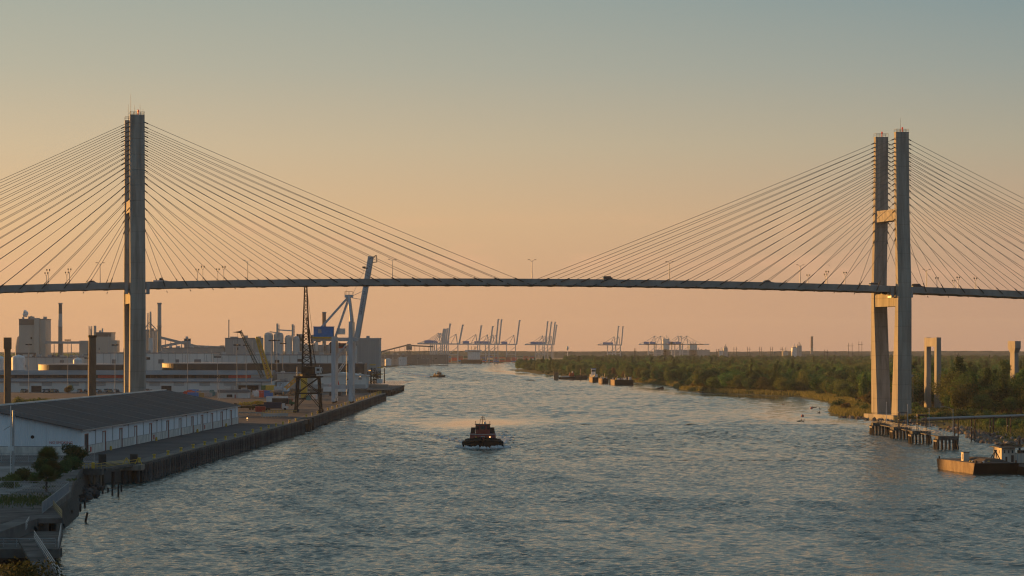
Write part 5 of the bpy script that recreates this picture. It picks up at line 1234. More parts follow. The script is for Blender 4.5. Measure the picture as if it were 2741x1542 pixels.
# light blocks and hut in the trees
for px, py, D, w, h, lab in ((2545, 1040, 1480, 4.4, 2.6, 'small grey hut roof showing among the trees'), (2455, 1052, 1450, 6, 2.4, 'low white shed behind the marsh-side tower')):
    p = W(px, py, D); r = thing('hut', (p.x, p.y, 1.5), lab, 'hut'); zt = p.z - 1.5
    MB().bb(-w / 2, w / 2, 0, 4, 0, zt).build('wall', M_indw, r); MB().profile_y([(-w / 2 - .3, zt), (w / 2 + .3, zt), (0, zt + 1.2)][::-1], -.3, 4.3).build('roof', M_roofg, r)
r = thing('utility_pole', (PX(2444, 1330), 1330, 1.2), 'timber utility pole beside the marsh-side tower', 'pole'); MB().tube((0, 0, 0), (0, 0, PZ(1000, 1330) - 1.2), .2, .14, 7).build('pole', M_woodg, r); MB().beam((-1, 0, PZ(1003, 1330) - 1.2), (1, 0, PZ(1003, 1330) - 1.2), .18).build('crossarm', M_woodg, r); MB().box((-.5, 0, PZ(1006, 1330) - 1.2), (.6, .6, 1)).build('transformer', M_steel, r)

# ---- moored barges up the river
def small_barge(px0, px1, py, label, deckh, L, ends, gear):
    p0, p1 = G(px0, py, 0), G(px1, py, 0); w = p1.x - p0.x; r = thing('barge', (p0.x, p0.y, 0), label, 'barge', 'barges moored along the marsh bank', rz=R(2.5))
    MB().loft([[(0, 1, -.5), (w, 1, -.5), (w, 0, deckh), (0, 0, deckh)], [(0, L - 1, -.5), (w, L - 1, -.5), (w, L, deckh), (0, L, deckh)]]).build('hull', M_barge, r)
    MB().bb(.1, w - .1, -.06, 0.0, .2, deckh - .05).build('end_shade_plate', M_bargeb, r)  # end facing the viewer coloured near black to stand for its shade
    MB().bb(-.1, 0, 1, L - 1, deckh - .7, deckh - .3).build('rubbing_strake', M_barge, r)
    MB().bb(.2, w - .2, .3, L - .3, deckh, deckh + .06).build('deck', M_rustd, r)
    rr = np.random.default_rng(int(px0))
    for k in range(gear):
        x, y = rr.uniform(.8, w - 1.2), rr.uniform(1, L - 2); hh = rr.uniform(.8, 2.6)
        MB().bb(x, x + rr.uniform(.6, 2.4), y, y + rr.uniform(.8, 3), deckh, deckh + hh).build('deck_machinery', (M_white, M_white, M_steel, M_yel, M_rustd)[k % 5], r)
    for x in (w * .3, w * .7): MB().tube((x, L * .5, deckh), (x, L * .5, deckh + rr.uniform(3, 5.5)), .12).build('mast', M_steel, r)
    return r
small_barge(1645, 1696, 1031, 'broad moored barge with an end coloured as shade and deck full of pale machinery', 4.6, 60, 1, 18)
small_barge(1613, 1629, 1027, 'middle moored barge of the three with cranes on deck', 4.4, 50, 1, 10)
small_barge(1586, 1601, 1023, 'lit brown moored barge beside the white towboat', 4.6, 46, 1, 8)
r = thing('towboat', (PX(1590, 2620), 2620, 0), 'white towboat with tall pilothouse tied behind the barges', 'boat')
MB().loft([[(-4, 0, -.5), (4, 0, -.5), (4.4, 0, 3.5), (-4.4, 0, 3.5)], [(-4, 22, -.5), (4, 22, -.5), (4.4, 22, 3.5), (-4.4, 22, 3.5)]]).build('hull', M_bargeb, r)
MB().bb(-3.6, 3.6, 2, 17, 3.5, 7).build('deckhouse', M_white, r); ph_ = MB().bb(-2.6, 1.8, 3, 8, 7, 12.5).build('pilothouse', M_white, r); MB().bb(-2.4, 1.6, 2.9, 3, 9.6, 11.2).build('window', M_glass, ph_); MB().bb(-2.9, 2.1, 2.6, 8.4, 12.5, 12.9).build('roof', M_blue, ph_)
r = thing('tugboat', (PX(1533, 2800), 2800, 0), 'low black tug with an orange red house moored against the bank', 'tugboat')
MB().loft([[(-14, 0, -.5), (15, 0, -.5), (16, 0, 3), (-15, 0, 2.2)], [(-14, 8, -.5), (15, 8, -.5), (16, 8, 3), (-15, 8, 2.2)]]).build('hull', M_bargeb, r)
MB().bb(-12, 2, 1.5, 6.5, 2.2, 3.6).build('main_deck_house', M_white, r); MB().bb(-3.5, 1.6, 1.5, 6.5, 2.4, 7.0).build('wheelhouse', mat('orange_red_paint', (.5, .09, .03), .6), r); MB().tube((-.2, 3, 7), (-.2, 3, 8.6), .6).build('funnel', M_white, r); MB().bb(2, 15, 2, 6, 2.8, 4.2).build('foredeck', M_rustd, r)
for x in (8.5, 22): MB().tube((x, 9, -.5), (x, 9, 11), .45).build('spud_pile', M_dark, r)
r = thing('pontoon', (PX(1489, 2790), 2790, 0), 'tall boxy brown steel pontoon beside the red tug', 'pontoon')
MB().bb(-2.4, 2.4, 0, 9, -.5, 7.4).build('box', M_barge, r)
for x in (-1.8, -.3, 1.6): MB().bb(x - .3, x + .3, 1, 1.8, 7.4, 8.6).build('bitt', M_barge, r)
for z in (2.4, 5): MB().bb(-2.5, 2.5, -.12, 0, z, z + .2).build('strake', M_barge, r)
p = G(1765, 1041.5, 0); o = MB().add([(-4.5, 0, -.2), (3.4, -.8, -.2), (3.6, 2, -.2), (-3, 1.6, -.2), (3.2, -.5, 2.2), (3.4, 1.6, 2.0)], [(0, 3, 2, 1), (0, 1, 4), (1, 2, 5, 4), (2, 3, 5), (0, 4, 5, 3)]).build('sunken_wreck', M_rustd); o.location = p; tag(o, 'triangular rusty bow of a sunken wreck breaking the water', 'wreck')
for (px, py, lab) in ((2172, 1094, 'red channel buoy close to the reeds'), (2148, 1115, 'red channel buoy out in the slick water')):
    p = G(px, py, 0); r = thing('buoy', p, lab, 'buoy', 'red buoys off the marsh'); r.scale = (.7, .7, .7); MB().lathe((0, 0, -.3), [(.3, 0), (.95, .3), (1.0, .9), (.6, 1.5), (.1, 1.7)], 14).build('float', M_red, r, smooth=True); MB().bb(-.25, .25, -1.02, -.9, .3, .9).build('number_plate', M_white, r)
for k, (px, py) in enumerate(((2140, 1128), (2151, 1129), (2098, 1084), (2180, 1092), (2195, 1096), (2078, 1065), (1878, 1052), (2192, 1106), (2232, 1084), (2240, 1084), (2246, 1085))):
    p = G(px, py, 0); o = MB().tube((-1.2, 0, 0), (1.3, .4, .35), .25, .15, 6).tube((.6, .2, .2), (.9, .2, 1.1), .12).build('driftwood', M_woodd); o.location = p; o.rotation_euler.z = k; tag(o, 'dark snag of driftwood in the shallows by the reeds', 'driftwood', 'snags along the marsh bank')
bd_ = W(2220, 710, 1100); o = MB().add([(-.7, 0, .25), (-.15, 0, 0), (.15, 0, 0), (.75, 0, .15), (0, -.35, 0), (0, .5, -.03), (0, 0, .12), (0, 0, -.12)], [(0, 1, 4), (0, 5, 1), (3, 4, 2), (3, 2, 5), (4, 1, 6), (4, 6, 2), (1, 5, 6), (5, 2, 6), (4, 7, 1), (4, 2, 7), (1, 7, 5), (5, 7, 2)]).build('bird', M_black); o.location = bd_; o.scale = (1.3,) * 3; tag(o, 'small dark bird flying above the bridge deck', 'bird')

# ---- container port round the bend
def far_crane(D, hinge_px, tip_dx, tip_z, label, group, up=True, sc_=1.0):
    x0 = PX(hinge_px, D); r = thing('container_crane', (x0, D, 2.6), label, 'crane', group); m = M_fcrane; zg = 39 * sc_
    lg = MB()
    for x in (-22, -1):
        for y in (-9, 9):
            MB().bb(x - .9, x + .9, y - .9, y + .9, 0, zg).build('leg', m, r)
    MB().beam((-22, -9, zg * .45), (-1, -9, zg * .45), 1.4).beam((-22, -9, zg * .45), (-1, -9, zg * .9), .9).build('portal_beam', m, r)
    MB().bb(-48, 3, -3, 3, zg, zg + 2.6).build('girder', m, r)
    MB().bb(-34, -20, -4, 4, zg + 2.6, zg + 8).build('machinery_house', M_blue, r)
    za = 62 * sc_
    MB().beam((-2, 0, zg), (-5, 0, za), 1.8).beam((-16, 0, zg + 2), (-5, 0, za), 1.0).build('apex_frame', m, r)
    MB().beam((-5, 0, za), (-26, 0, za - 14), .8).beam((-26, 0, za - 14), (-46, 0, zg + 2.5), .8).build('back_stay', m, r)
    if up: MB().beam((1.5, 0, zg + 1), (tip_dx, 0, tip_z - 2.6), 3.4, 5).build('boom', m, r); MB().beam((tip_dx, 0, tip_z - 3), (tip_dx + 2.6, 0, tip_z - 4), 1.6).build('boom_tip', m, r)
    else: MB().bb(3, 55, -2.5, 2.5, zg, zg + 2.4).build('boom', m, r); MB().beam((-5, 0, za), (34, 0, zg + 2), .7).build('forestay', m, r)
    return r
D0 = 5700; n_ = 0
spots = [(5350, 1181.5, 1188, 880), (5420, 1186, 1192.6, 880), (5490, 1191, 1198, 879), (5600, 1196.5, 1205, 866), (5750, 1227, 1239, 869), (5900, 1279.7, 1288.6, 871), (5980, 1310.6, 1319, 873), (6050, 1325.6, 1334, 854), (6120, 1334, 1342.6, 855), (6220, 1381, 1391, 857), (6420, 1458, 1466, 860), (6470, 1467, 1476, 861), (6520, 1477, 1486, 861.6), (6560, 1481, 1490, 869.5), (6900, 1649, 1655.3, 873), (6960, 1661.6, 1667.4, 873)]
wh_l = ['in the close rank nearest the conveyor'] * 4 + ['standing alone before the container stacks', 'beside the moored ship', 'next along from the ship', 'with the tallest boom of a pair', 'twin of the tallest boom', 'standing alone near the wooded point'] + ['in the rank above the wooded point'] * 4 + ['of the lone pair over the woods'] * 2
for (D, hp, tp, ty), l_ in zip(spots, wh_l):
    far_crane(D, hp, (tp - hp) * D / F, PZ(ty, D), 'distant pale quay crane with raised boom ' + l_, 'distant container cranes')
for hp in (1757, 1773, 1820, 1828, 1843): far_crane(7150, hp, 0, 0, 'distant pale quay crane with lowered boom behind the woods', 'distant container cranes with lowered booms', False, 1.05)
cc = [M_red, M_blue, mat('rust_container', (.25, .09, .05)), mat('green_container', (.05, .14, .09)), M_white, mat('grey_container', (.2, .2, .2))]
cmesh = [MB().bb(-6.1, 6.1, -1.25, 1.25, 0, 2.6).mesh('container', m) for m in cc]
cols_ = ['red', 'blue', 'rust brown', 'green', 'white', 'grey']
for k in range(110):
    px = rg.uniform(1195, 1430); D = rg.uniform(5900, 6350) + (px - 1200) * .9; lv = k % 5; ci = int(rg.choice([0, 0, 0, 2, 2, 1, 3, 4, 5]))
    o = bpy.data.objects.new('container', cmesh[ci]); col.objects.link(o); px = round(px / 16) * 16; o.location = (PX(px, D), D, 2.6 + lv * 2.6); tag(o, cols_[ci] + ' shipping container stacked under the distant cranes', 'container', 'stacked containers under the distant cranes')
for k, D in enumerate((6100, 6250)):
    pass
for px in range(1200, 1430, 16):
    for lv in range(5):
        if rg.random() < .75 - lv * .1:
            ci = int(rg.choice([0, 0, 2, 2, 1, 3, 5])); D = 6080 + (px - 1200) * .8
            o = bpy.data.objects.new('container', cmesh[ci]); col.objects.link(o); o.location = (PX(px, D), D, 2.6 + lv * 2.6); tag(o, cols_[ci] + ' shipping container stacked under the distant cranes', 'container', 'stacked containers under the distant cranes')
r = thing('container_ship', (PX(1262, 5820), 5820, 0), 'distant container ship with pale bridge house among the cranes', 'ship')
MB().loft([[(-22, 0, -1), (22, 0, -1), (24, 0, 9), (-24, 0, 9)], [(-22, 24, -1), (22, 24, -1), (24, 24, 9), (-24, 24, 9)]]).build('hull', M_bargeb, r); MB().bb(-8, 18, 4, 20, 9, 28).build('bridge_house', M_white, r); MB().bb(-14, 22, 4, 10, 26, 30).build('bridge_wing', M_white, r)
for x in (0, 6, 9): MB().tube((x, 8, 30), (x, 8, 38), .5).build('mast', M_dark, r)
# loading terminal on the far left bank
conveyor('long inclined conveyor climbing to the far loading tower', W(1014, 943, 4800), W(1098, 922, 4800), 5, M_creamd, 3, 2.6)
conveyor('level gallery from the far loading tower towards the cranes', W(1098, 925, 4850), W(1160, 928, 4850), 4, M_creamd, 3, 2.6)
r = thing('loading_tower', (PX(1095, 4780), 4780, 2.6), 'lattice loading tower at the end of the far conveyor', 'tower'); MB().lattice((0, 0, 0), (0, 0, PZ(921, 4780) - 2.6), 9, 6, 8, .5).build('frame', M_creamd, r); MB().bb(-5, 5, -4, 4, 28, 36).build('head_house', M_creamd, r)
for px0, px1, yt, D, m, lab in ((1067, 1088, 956, 4750, M_white, 'pale gabled shed on the far bank'), (1005, 1027, 960, 4760, M_indg, 'grey shed on the far bank next to the pale tank'), (1110, 1150, 962, 5000, M_creamd, 'low brown shed below the far gallery'), (1048, 1066, 961, 4800, M_indg, 'small grey works on the far bank'), (1020, 1200, 950, 5250, M_creamd, 'long dim warehouse beyond the far conveyor')):
    bldg('far_shed', lab, px0, px1, yt, D, 25, m, z0=2.6)
r = thing('storage_tank', (PX(1038.5, 4720), 4726, 2.6), 'pale round tank with a sunlit edge on the far bank', 'tank'); MB().lathe((0, 0, 0), [(5.8, 0), (5.8, PZ(960, 4720) - 3.4), (.1, PZ(959, 4720) - 2.6)], 24).build('shell', M_white, r)
# far plant, stack, pylons, water tower
stack('lone brown chimney far beyond the marsh', 2173, 901, 7600, 4.2, 3.4, [(.5, M_brick)], z0=2)
for px0, px1, yt, m, lab in ((2121, 2133, 931, M_white, 'small sunlit white plant building on the horizon'), (2134, 2146, 926, M_indg, 'grey plant block with rooftop pipes on the horizon'), (2096, 2110, 941, M_cream, 'low pale building on the horizon in front of the plant'), (1938, 1948, 932, M_indg, 'faint square plant on the horizon'), (1925, 1936, 940, M_indw, 'low pale works on the horizon'), (1775, 1792, 908, M_indw, 'faint tall mill block behind the lowered quay cranes'), (1845, 1866, 921, M_indw, 'pale block behind the lowered quay cranes'), (1752, 1900, 937, M_indg, 'long low sheds behind the lowered quay cranes')):
    b = bldg('plant_building', lab, px0, px1, yt, 7300, 30, m, z0=2)
    for k in range(3): MB().tube((b['w'] * (k - 1) * .3, 8, b['h']), (b['w'] * (k - 1) * .3, 8, b['h'] + 6 + 5 * (k % 2)), 1.0).build('roof_stack', m, b)
def pylon(px, w, ytop, D, label):
    h = PZ(ytop, D) - 2; r = thing('pylon', (PX(px, D), D, 2), label, 'pylon', 'power line pylons beyond the marsh'); w = w * D / F
    for s in (-1, 1): MB().tube((s * w / 2, 0, 0), (s * w / 2, 0, h), .55, .4, 6).build('pole', M_dark, r)
    MB().beam((-w * .9, 0, h * .86), (w * .9, 0, h * .86), .6).build('crossarm', M_dark, r)
for px, w, yt in ((1968, 7, 928), (2004, 6, 928), (2035.5, 5, 928), (2065.5, 5, 928), (2092.5, 4, 929), (2276, 10, 918), (2303, 8, 914), (2211, 7, 936), (1921, 5, 934), (2561, 9, 944), (1700, 4, 932), (1780, 4, 934)):
    pylon(px, w, yt, 5200 if yt < 930 else 4000, 'twin-pole power pylon ' + ('before the far wooded skyline' if yt < 930 else 'rising from the marsh woods'))
r = thing('radio_mast', (PX(2334, 4500), 4500, 2), 'slender lattice radio mast behind the marsh-side tower', 'mast'); MB().lattice((0, 0, 0), (0, 0, PZ(900, 4500) - 2), 4, 2, 18, .3).build('mast', M_steel, r)
r = thing('water_tower', (PX(1519, 7000), 7000, 2), 'pale distant water tower beyond the wooded point', 'tower'); MB().lathe((0, 0, 0), [(1.0, 0), (.8, 27), (3, 30), (3.2, 34), (2.2, 37), (.2, 37.5)], 16).build('tank', M_white, r)

# ================================================================== foreground bank
# outer dolphin at the end of the quay
r = thing('mooring_dolphin', (-95.2, 607, 0), 'concrete capped dolphin with yellow rails at the end of the warehouse quay', 'dolphin')
MB().bb(-2.6, 2.3, -2.4, 2.4, 3.1, 4.6).build('cap', M_concd, r)
for x, y, dx in ((-2, -1.8, 0), (-.7, -1.8, .5), (.7, -1.8, -.5), (2, -1.8, 0), (-2, 1.8, 0), (2, 1.8, 0), (0, 1.8, .3)): MB().tube((x + dx, y, -1.5), (x, y, 3.2), .32, n=8).build('pile', M_wood, r)
rl = MB()
for x in np.linspace(-2.5, 2.2, 6): rl.beam((x, -2.3, 4.6), (x, -2.3, 5.8), .09)
for z in (5.2, 5.8): rl.beam((-2.5, -2.3, z), (2.2, -2.3, z), .09); rl.beam((-2.5, -2.3, z), (-2.5, 2.3, z), .09)
rl.build('railing', M_yel, r); MB().lathe((.2, -1.2, 4.6), [(.4, 0), (.4, 1.0), (.55, 1.1), (.2, 1.4)], 10).build('bollard', M_yel, r)
r = thing('walkway', (-92, 622, 0), 'short piled walkway with yellow rails from the dolphin to the quay', 'walkway')
MB().beam((-93.6, 609, 4.2), (-89.5, 637, 4.2), 2.2, .5).build('deck', M_concd, r, world=True); MB().bb(-92.5, -87.5, 630, 637, 3.0, 4.3).build('quay_end', M_woodg, r, world=True)
for dx in (-1, 1):
    for z in (4.9, 5.5): MB().beam((-93.6 + dx, 609, z), (-89.8 + dx, 634, z), .09).build('rail', M_yel, r, world=True)
for x, y in ((-92, 631), (-90.4, 631), (-88.6, 631), (-92.6, 620), (-90, 636), (-91, 626)): MB().tube((x, y, -1.5), (x, y, 3.2), .4, n=8).build('pile', M_woodd, r, world=True)
for x in (-91.2, -88.4): MB().path([(x - .9, 632, 4.3), (x, 632, 6.0), (x + .9, 632, 4.3)], .12, 5).build('hose_frame', M_yel, r, world=True)
for x, y in ((-97.2, 634), (-89.8, 634.5)):
    o = MB().bb(-.9, .9, -.3, .3, 0, 2.2).bb(-.7, -.5, -.5, .5, 0, .3).bb(.5, .7, -.5, .5, 0, .3).build('junction_cabinet', M_dark); o.location = (x, y, QZ); tag(o, 'dark electrical cabinet ' + ('at the warehouse corner' if x < -95 else 'by the yellow hose frames'), 'cabinet')
# stumps in the water
st = [(214, 1318, 22, 0), (202, 1359, 17, 0), (195, 1362, 17, .05), (215, 1367, 18, .06), (227, 1358, 15, 0), (249.5, 1330, 11, 0), (228, 1397, 24, .25), (185, 1391, 24, .35), (301, 1326, 22, 0), (317, 1328, 32, 0), (325, 1316, 18, 0), (240, 1319, 11, 0), (275, 1321, 8, 0), (289.5, 1318, 12, 0), (171, 1415, 12, 0), (188, 1352, 14, .1)]
for px, py, hp, ln in st:
    p = G(px, py, 0); h = hp * p.y / F * 1.05; o = MB().tube((-ln * .6, 0, -1), (ln * h, 0, h), .24, .2, 7).build('timber_stump', M_woodd); o.location = p
    tag(o, ('leaning black timber stump standing clear of the jetty' if ln > .2 else 'upright black timber stump in the shallows off the yard'), 'stump', 'old timber stumps in the shallows')
# tall mast by the gable
p = G(33, 1280, QZ); r = thing('light_mast', p, 'tall grey lattice-sided mast in front of the warehouse gable', 'light mast'); h = PZ(1086, p.y) - QZ
MB().tube((.2, 0, 0), (.2, 0, h - 1), .28, .22, 10).build('pole', M_steel, r); MB().tube((-.35, 0, 0), (-.35, 0, h), .09, n=6).build('conduit', M_white, r)
for z in np.arange(1.5, h - 1, 1.4): MB().beam((-.35, 0, z), (.2, 0, z), .08).build('bracket', M_white, r)
MB().path([(-.3, 0, h * .72), (-1.2, 0, h * .69), (-1.8, 0, h * .66)], .06, 5).build('cable_arm', M_steel, r); MB().bb(-.9, .3, -.3, .3, h * .38, h * .44).build('switch_box', M_white, r)
# fences
def fence(pts, hgt, label, mesh=True, m=None):
    r = thing('fence', pts[0], label, 'fence')
    for a, b in zip(pts[:-1], pts[1:]):
        L = (b - a).length; k = max(1, int(L / 3))
        for i in range(k + 1): q = a.lerp(b, i / k); MB().tube(q, q + Vector((0, 0, hgt)), .07, n=6).build('post', M_steel, r, world=True)
        for z in (.15, hgt): MB().tube(a + Vector((0, 0, z)), b + Vector((0, 0, z)), .05, n=5).build('rail', M_steel, r, world=True)
        if mesh: MB().beam(a + Vector((0, 0, hgt / 2 + .1)), b + Vector((0, 0, hgt / 2 + .1)), .03, hgt - .2).build('screen', m, r, world=True)
        else:
            w = MB(); kk = int(L / .5)
            for i in range(kk): q = a.lerp(b, i / kk); w.beam(q + Vector((0, 0, .1)), a.lerp(b, min(1, (i + 3) / kk)) + Vector((0, 0, hgt)), .025); w.beam(q + Vector((0, 0, hgt)), a.lerp(b, min(1, (i + 3) / kk)) + Vector((0, 0, .1)), .025)
            w.build('wire_mesh', M_steel, r, world=True)
M_screen = mat('fence_screen', (.16, .19, .22), .8, var=.12, scale=2)
fence([Vector((-83.8, 505, QZ)), Vector((-80.3, 470, QZ)), Vector((-77.4, 440, QZ))], 1.9, 'blue grey screened fence along the water side of the yard', True, M_screen)
fence([Vector((-112, 508, QZ)), Vector((-98, 508, QZ)), Vector((-84.2, 507, QZ))], 2.0, 'see-through wire fence across the gravel yard', False)
fence([Vector((-135, 640, QZ)), Vector((-100, 640, QZ))], 2.2, 'wire fence in front of the warehouse gable', False)
# jetty decks
M_slab = mat('jetty_slab', (.07, .068, .064), .9, spec=.08, var=.45, scale=.22, bump=.04, c2=(.17, .16, .15))
r = thing('jetty', (-78, 440, 0), 'worn concrete jetty deck below the screened fence', 'jetty')
MB().prism([(-130, 428), (-72, 428), (-78.5, 458), (-130, 458)], 3.7, QZ + .02).build('deck', M_slab, r, world=True)
for y in (430, 440, 450): MB().tube((-73.3 - (y - 428) * .217, y, -1.5), (-73.3 - (y - 428) * .217, y, 3.8), .4).build('pile', M_woodd, r, world=True)
for x in (-78, -84): MB().tube((x, 429.5, -1.5), (x, 429.5, 3.4), .4).build('pile', M_woodd, r, world=True)
def rails(a, b, z, m, parent, n=8):
    a = Vector((*a, z)); b = Vector((*b, z))
    for h_ in (.45, .85, 1.2): MB().tube(a + Vector((0, 0, h_)), b + Vector((0, 0, h_)), .055, n=5).build('handrail', m, parent, world=True)
    for i in range(n + 1): q = a.lerp(b, i / n); MB().tube(q, q + Vector((0, 0, 1.2)), .05, n=5).build('rail_post', m, parent, world=True)
rails((-78.5, 457), (-72.3, 429), QZ, mat('sunlit_rail', (.45, .33, .16)), r, 10)
rails((-118, 429), (-100, 429), QZ, M_steel, r)
r = thing('lower_landing', (-72, 400, 0), 'lower dark landing with grey railings beside the jetty', 'jetty')
MB().prism([(-77.4, 384), (-65.2, 384), (-71.6, 426), (-79, 426)], 1.9, 2.6).build('deck', M_concd, r, world=True); MB().bb(-74, -65, 383.5, 386, 1.6, 2.9).build('end_sill', M_concd, r, world=True)
for y in (386, 400, 414): MB().tube((-66.4 - (y - 386) * .152, y, -1.5), (-66.4 - (y - 386) * .152, y, 2.1), .35).build('pile', M_woodd, r, world=True)
rails((-71.9, 426), (-65.6, 386), 2.6, M_steel, r, 16); rails((-76.5, 392), (-67, 392), 2.6, M_steel, r, 5); rails((-77, 426), (-75, 412), QZ - .8, M_steel, r, 5)
r = thing('jetty', (-90, 380, 0), 'pale worn slab in front of the lower landing', 'jetty')
MB().bb(-130, -79.2, 372, 425, 2.2, QZ + .04).build('deck', M_slab, r, world=True); MB().bb(-86, -76.9, 380, 384, QZ, QZ + .25).build('brick_kerb', M_brick, r, world=True)
r = thing('stair_pier', (-70, 360, 0), 'narrow stair pier with railing running down to the water', 'jetty')
MB().beam((-70.5, 388, 3.7), (-57.5, 334, 2.4), 2.4, .4).build('deck', M_slab, r, world=True)
for t in np.linspace(0, 1, 7): q = Vector((-70.5, 388, 0)).lerp(Vector((-57.5, 334, 0)), t); MB().tube((q.x, q.y, -1.5), (q.x, q.y, 3.5 - t * 1.2), .3).build('pile', M_woodd, r, world=True)
for h_ in (.5, .9, 1.3): MB().tube((-69.4, 388, 3.9 + h_), (-56.4, 334, 2.6 + h_), .06, n=5).build('handrail', M_steel, r, world=True)
for t in np.linspace(0, 1, 22): q = Vector((-69.4, 388, 3.9)).lerp(Vector((-56.4, 334, 2.6)), t); MB().tube(q, q + Vector((0, 0, 1.3)), .05, n=5).build('rail_post', M_steel, r, world=True)
# bank rocks by the stumps
M_rockd = mat('wet_dark_rock', (.045, .045, .043), .8, var=.4, scale=.8, objvar=.3)
rkd = []
for m_ in rk:
    c_m = m_.copy(); c_m.materials.clear(); c_m.materials.append(M_rockd); rkd.append(c_m)
for i in range(60):
    t = rg.random(); x = -97.5 + 6.5 * t + rg.normal(0, 1.6); y = 606 - 56 * t + rg.normal(0, 3)
    o = bpy.data.objects.new('boulder', rkd[i % 4]); col.objects.link(o); s = rg.uniform(.6, 1.3); o.location = (x + 1.5, y, rg.uniform(-.1, 1.0)); o.scale = (s, s, s * .8); o.rotation_euler = (rg.uniform(0, 6), rg.uniform(0, 6), 0)
    tag(o, 'dark wet boulder on the bank below the yard trees', 'rock', 'boulders below the yard trees')
# ================================================================== vegetation
def crown_np(rng, blobs, n_leaf, size, flat=.6):
    """quads scattered near the surface of several lobes: (verts, faces)"""
    V = []; tot = sum(b[3] ** 2 for b in blobs)
    for (cx, cy_, cz, r, sq) in blobs:
        k = int(n_leaf * r * r / tot)
        d = rng.normal(0, 1, (k, 3)); d /= np.linalg.norm(d, axis=1)[:, None]
        rad = r * (0.62 + .45 * rng.random(k)) * (1 + .18 * np.sin(d[:, 0] * 5 + cx) * np.cos(d[:, 2] * 6 + cy_))
        c = d * rad[:, None]; c[:, 2] *= sq; c += (cx, cy_, cz)
        nrm_ = d + rng.normal(0, .55, (k, 3)); nrm_ /= np.linalg.norm(nrm_, axis=1)[:, None]
        t1 = np.cross(nrm_, rng.normal(0, 1, (k, 3))); t1 /= np.linalg.norm(t1, axis=1)[:, None] + 1e-9; t2 = np.cross(nrm_, t1)
        s = size * rng.uniform(.6, 1.3, k)[:, None]
        V.append(np.stack([c - t1 * s, c - t2 * s * flat, c + t1 * s, c + t2 * s * flat], 1).reshape(-1, 3))
    V = np.vstack(V); Q = np.arange(len(V)).reshape(-1, 4)
    return V, Q
def blobs_for(rng, kind, h, w):
    out = []
    if kind == 'broad':
        for k in range(9):
            a = rng.uniform(0, 6.28); r = w * .5 * rng.uniform(.25, .75); z = h * rng.uniform(.42, .86); out.append((r * math.cos(a), r * math.sin(a), z, w * rng.uniform(.19, .30), .8))
        out.append((0, 0, h * .72, w * .34, .85)); out.append((0, 0, h * .45, w * .36, .7))
    elif kind == 'tall':
        for k in range(9):
            z = h * (.35 + .6 * k / 8); a = rng.uniform(0, 6.28); r = w * .2 * rng.random(); out.append((r * math.cos(a), r * math.sin(a), z, w * (.34 - .18 * k / 8) * rng.uniform(.85, 1.2), .9))
    elif kind == 'bush':
        for k in range(7):
            a = rng.uniform(0, 6.28); r = w * .38 * rng.random(); out.append((r * math.cos(a), r * math.sin(a), h * rng.uniform(.3, .7), w * rng.uniform(.2, .32), .8))
    return out
def tree_proto(kind, h, w, leaf, nl, size, seed):
    rng = np.random.default_rng(seed); bl_ = blobs_for(rng, kind, h, w); V, Q = crown_np(rng, bl_, nl, size)
    cm_ = np_mesh('crown', V, Q, leaf)
    tb_ = MB(); r0 = h * .018 + .06
    tb_.tube((0, 0, -.4), (0, 0, h * .5), r0, r0 * .65, 7)
    for b in bl_[:6]: tb_.tube((0, 0, h * rng.uniform(.28, .48)), (b[0], b[1], b[2]), r0 * .5, r0 * .15, 5)
    return cm_, tb_.mesh('trunk', M_trunk)
protos = {}
specs = [('broad', 14, 12, 0), ('broad', 13, 12, 1), ('broad', 11, 10, 2), ('tall', 17, 8, 1), ('tall', 15, 7, 0), ('broad', 9, 9, 3), ('broad', 12, 11, 0), ('broad', 13, 13, 2)]
PROT = [tree_proto(k, h, w, M_leaf[l], 3600, .30, 20 + i) + (k, h, w, l) for i, (k, h, w, l) in enumerate(specs)]
BUSH = [tree_proto('bush', h, w, M_leaf[l], 900, .22, 50 + i) + ('bush', h, w, l) for i, (h, w, l) in enumerate(((3.2, 4.4, 2), (2.6, 3.8, 0), (3.6, 4.6, 3), (2.4, 4.2, 2), (4.2, 5, 1)))]
def plant(name, proto, loc, s, rz, label, cat, group, sz=None):
    r = thing(name, loc, label, cat, group, rz=rz); part('crown', proto[0], r); part('trunk', proto[1], r); r.scale = (s, s, sz or s); return r
TL = {('broad', 0): 'spreading green broadleaf tree', ('broad', 1): 'dark green dense broadleaf tree', ('broad', 2): 'olive green loose crowned tree', ('broad', 3): 'rusty brown autumn tree', ('tall', 1): 'tall dark narrow tree', ('tall', 0): 'tall green narrow tree'}
rgv = np.random.default_rng(77)
cand = []
for d in np.arange(1225, 4250, 1):
    pass
d = 1230.0
while d < 4260:
    sx_ = shore_x(d) if d < 4034 else -6 + (d - 4034) * .4; edge = 26 if d > 1480 else 40
    step = 7.2 if d < 2000 else (8.5 if d < 3000 else 10.5)
    x = sx_ + edge * rgv.uniform(.6, 1.3) * (.55 if d > 1900 else 1)
    xmax = .2 * d + 40
    while x < xmax:
        cand.append((x + rgv.normal(0, 2), d + rgv.normal(0, 2.5), x - sx_)); x += step * rgv.uniform(.7, 1.3)
    d += step * (1.0 if d < 2000 else 1.5) * rgv.uniform(.8, 1.2)
keep = []
for x, dd, off in cand:
    if dd < 1330 and x < 205: continue                                 # reed flat round the tower foot
    if 1340 < dd < 1375 and abs(x - PX(2505, dd)) < 9: continue
    if abs(x - PX(2715, 1500)) < 5 and 1492 < dd < 1508: continue
    if dd < 1352 and 2452 < CX + x / dd * F < 2540: continue          # open ground in front of the portal pier
    if 20 < off < 400 and rgv.random() < .10: continue
    keep.append((x, dd, off))
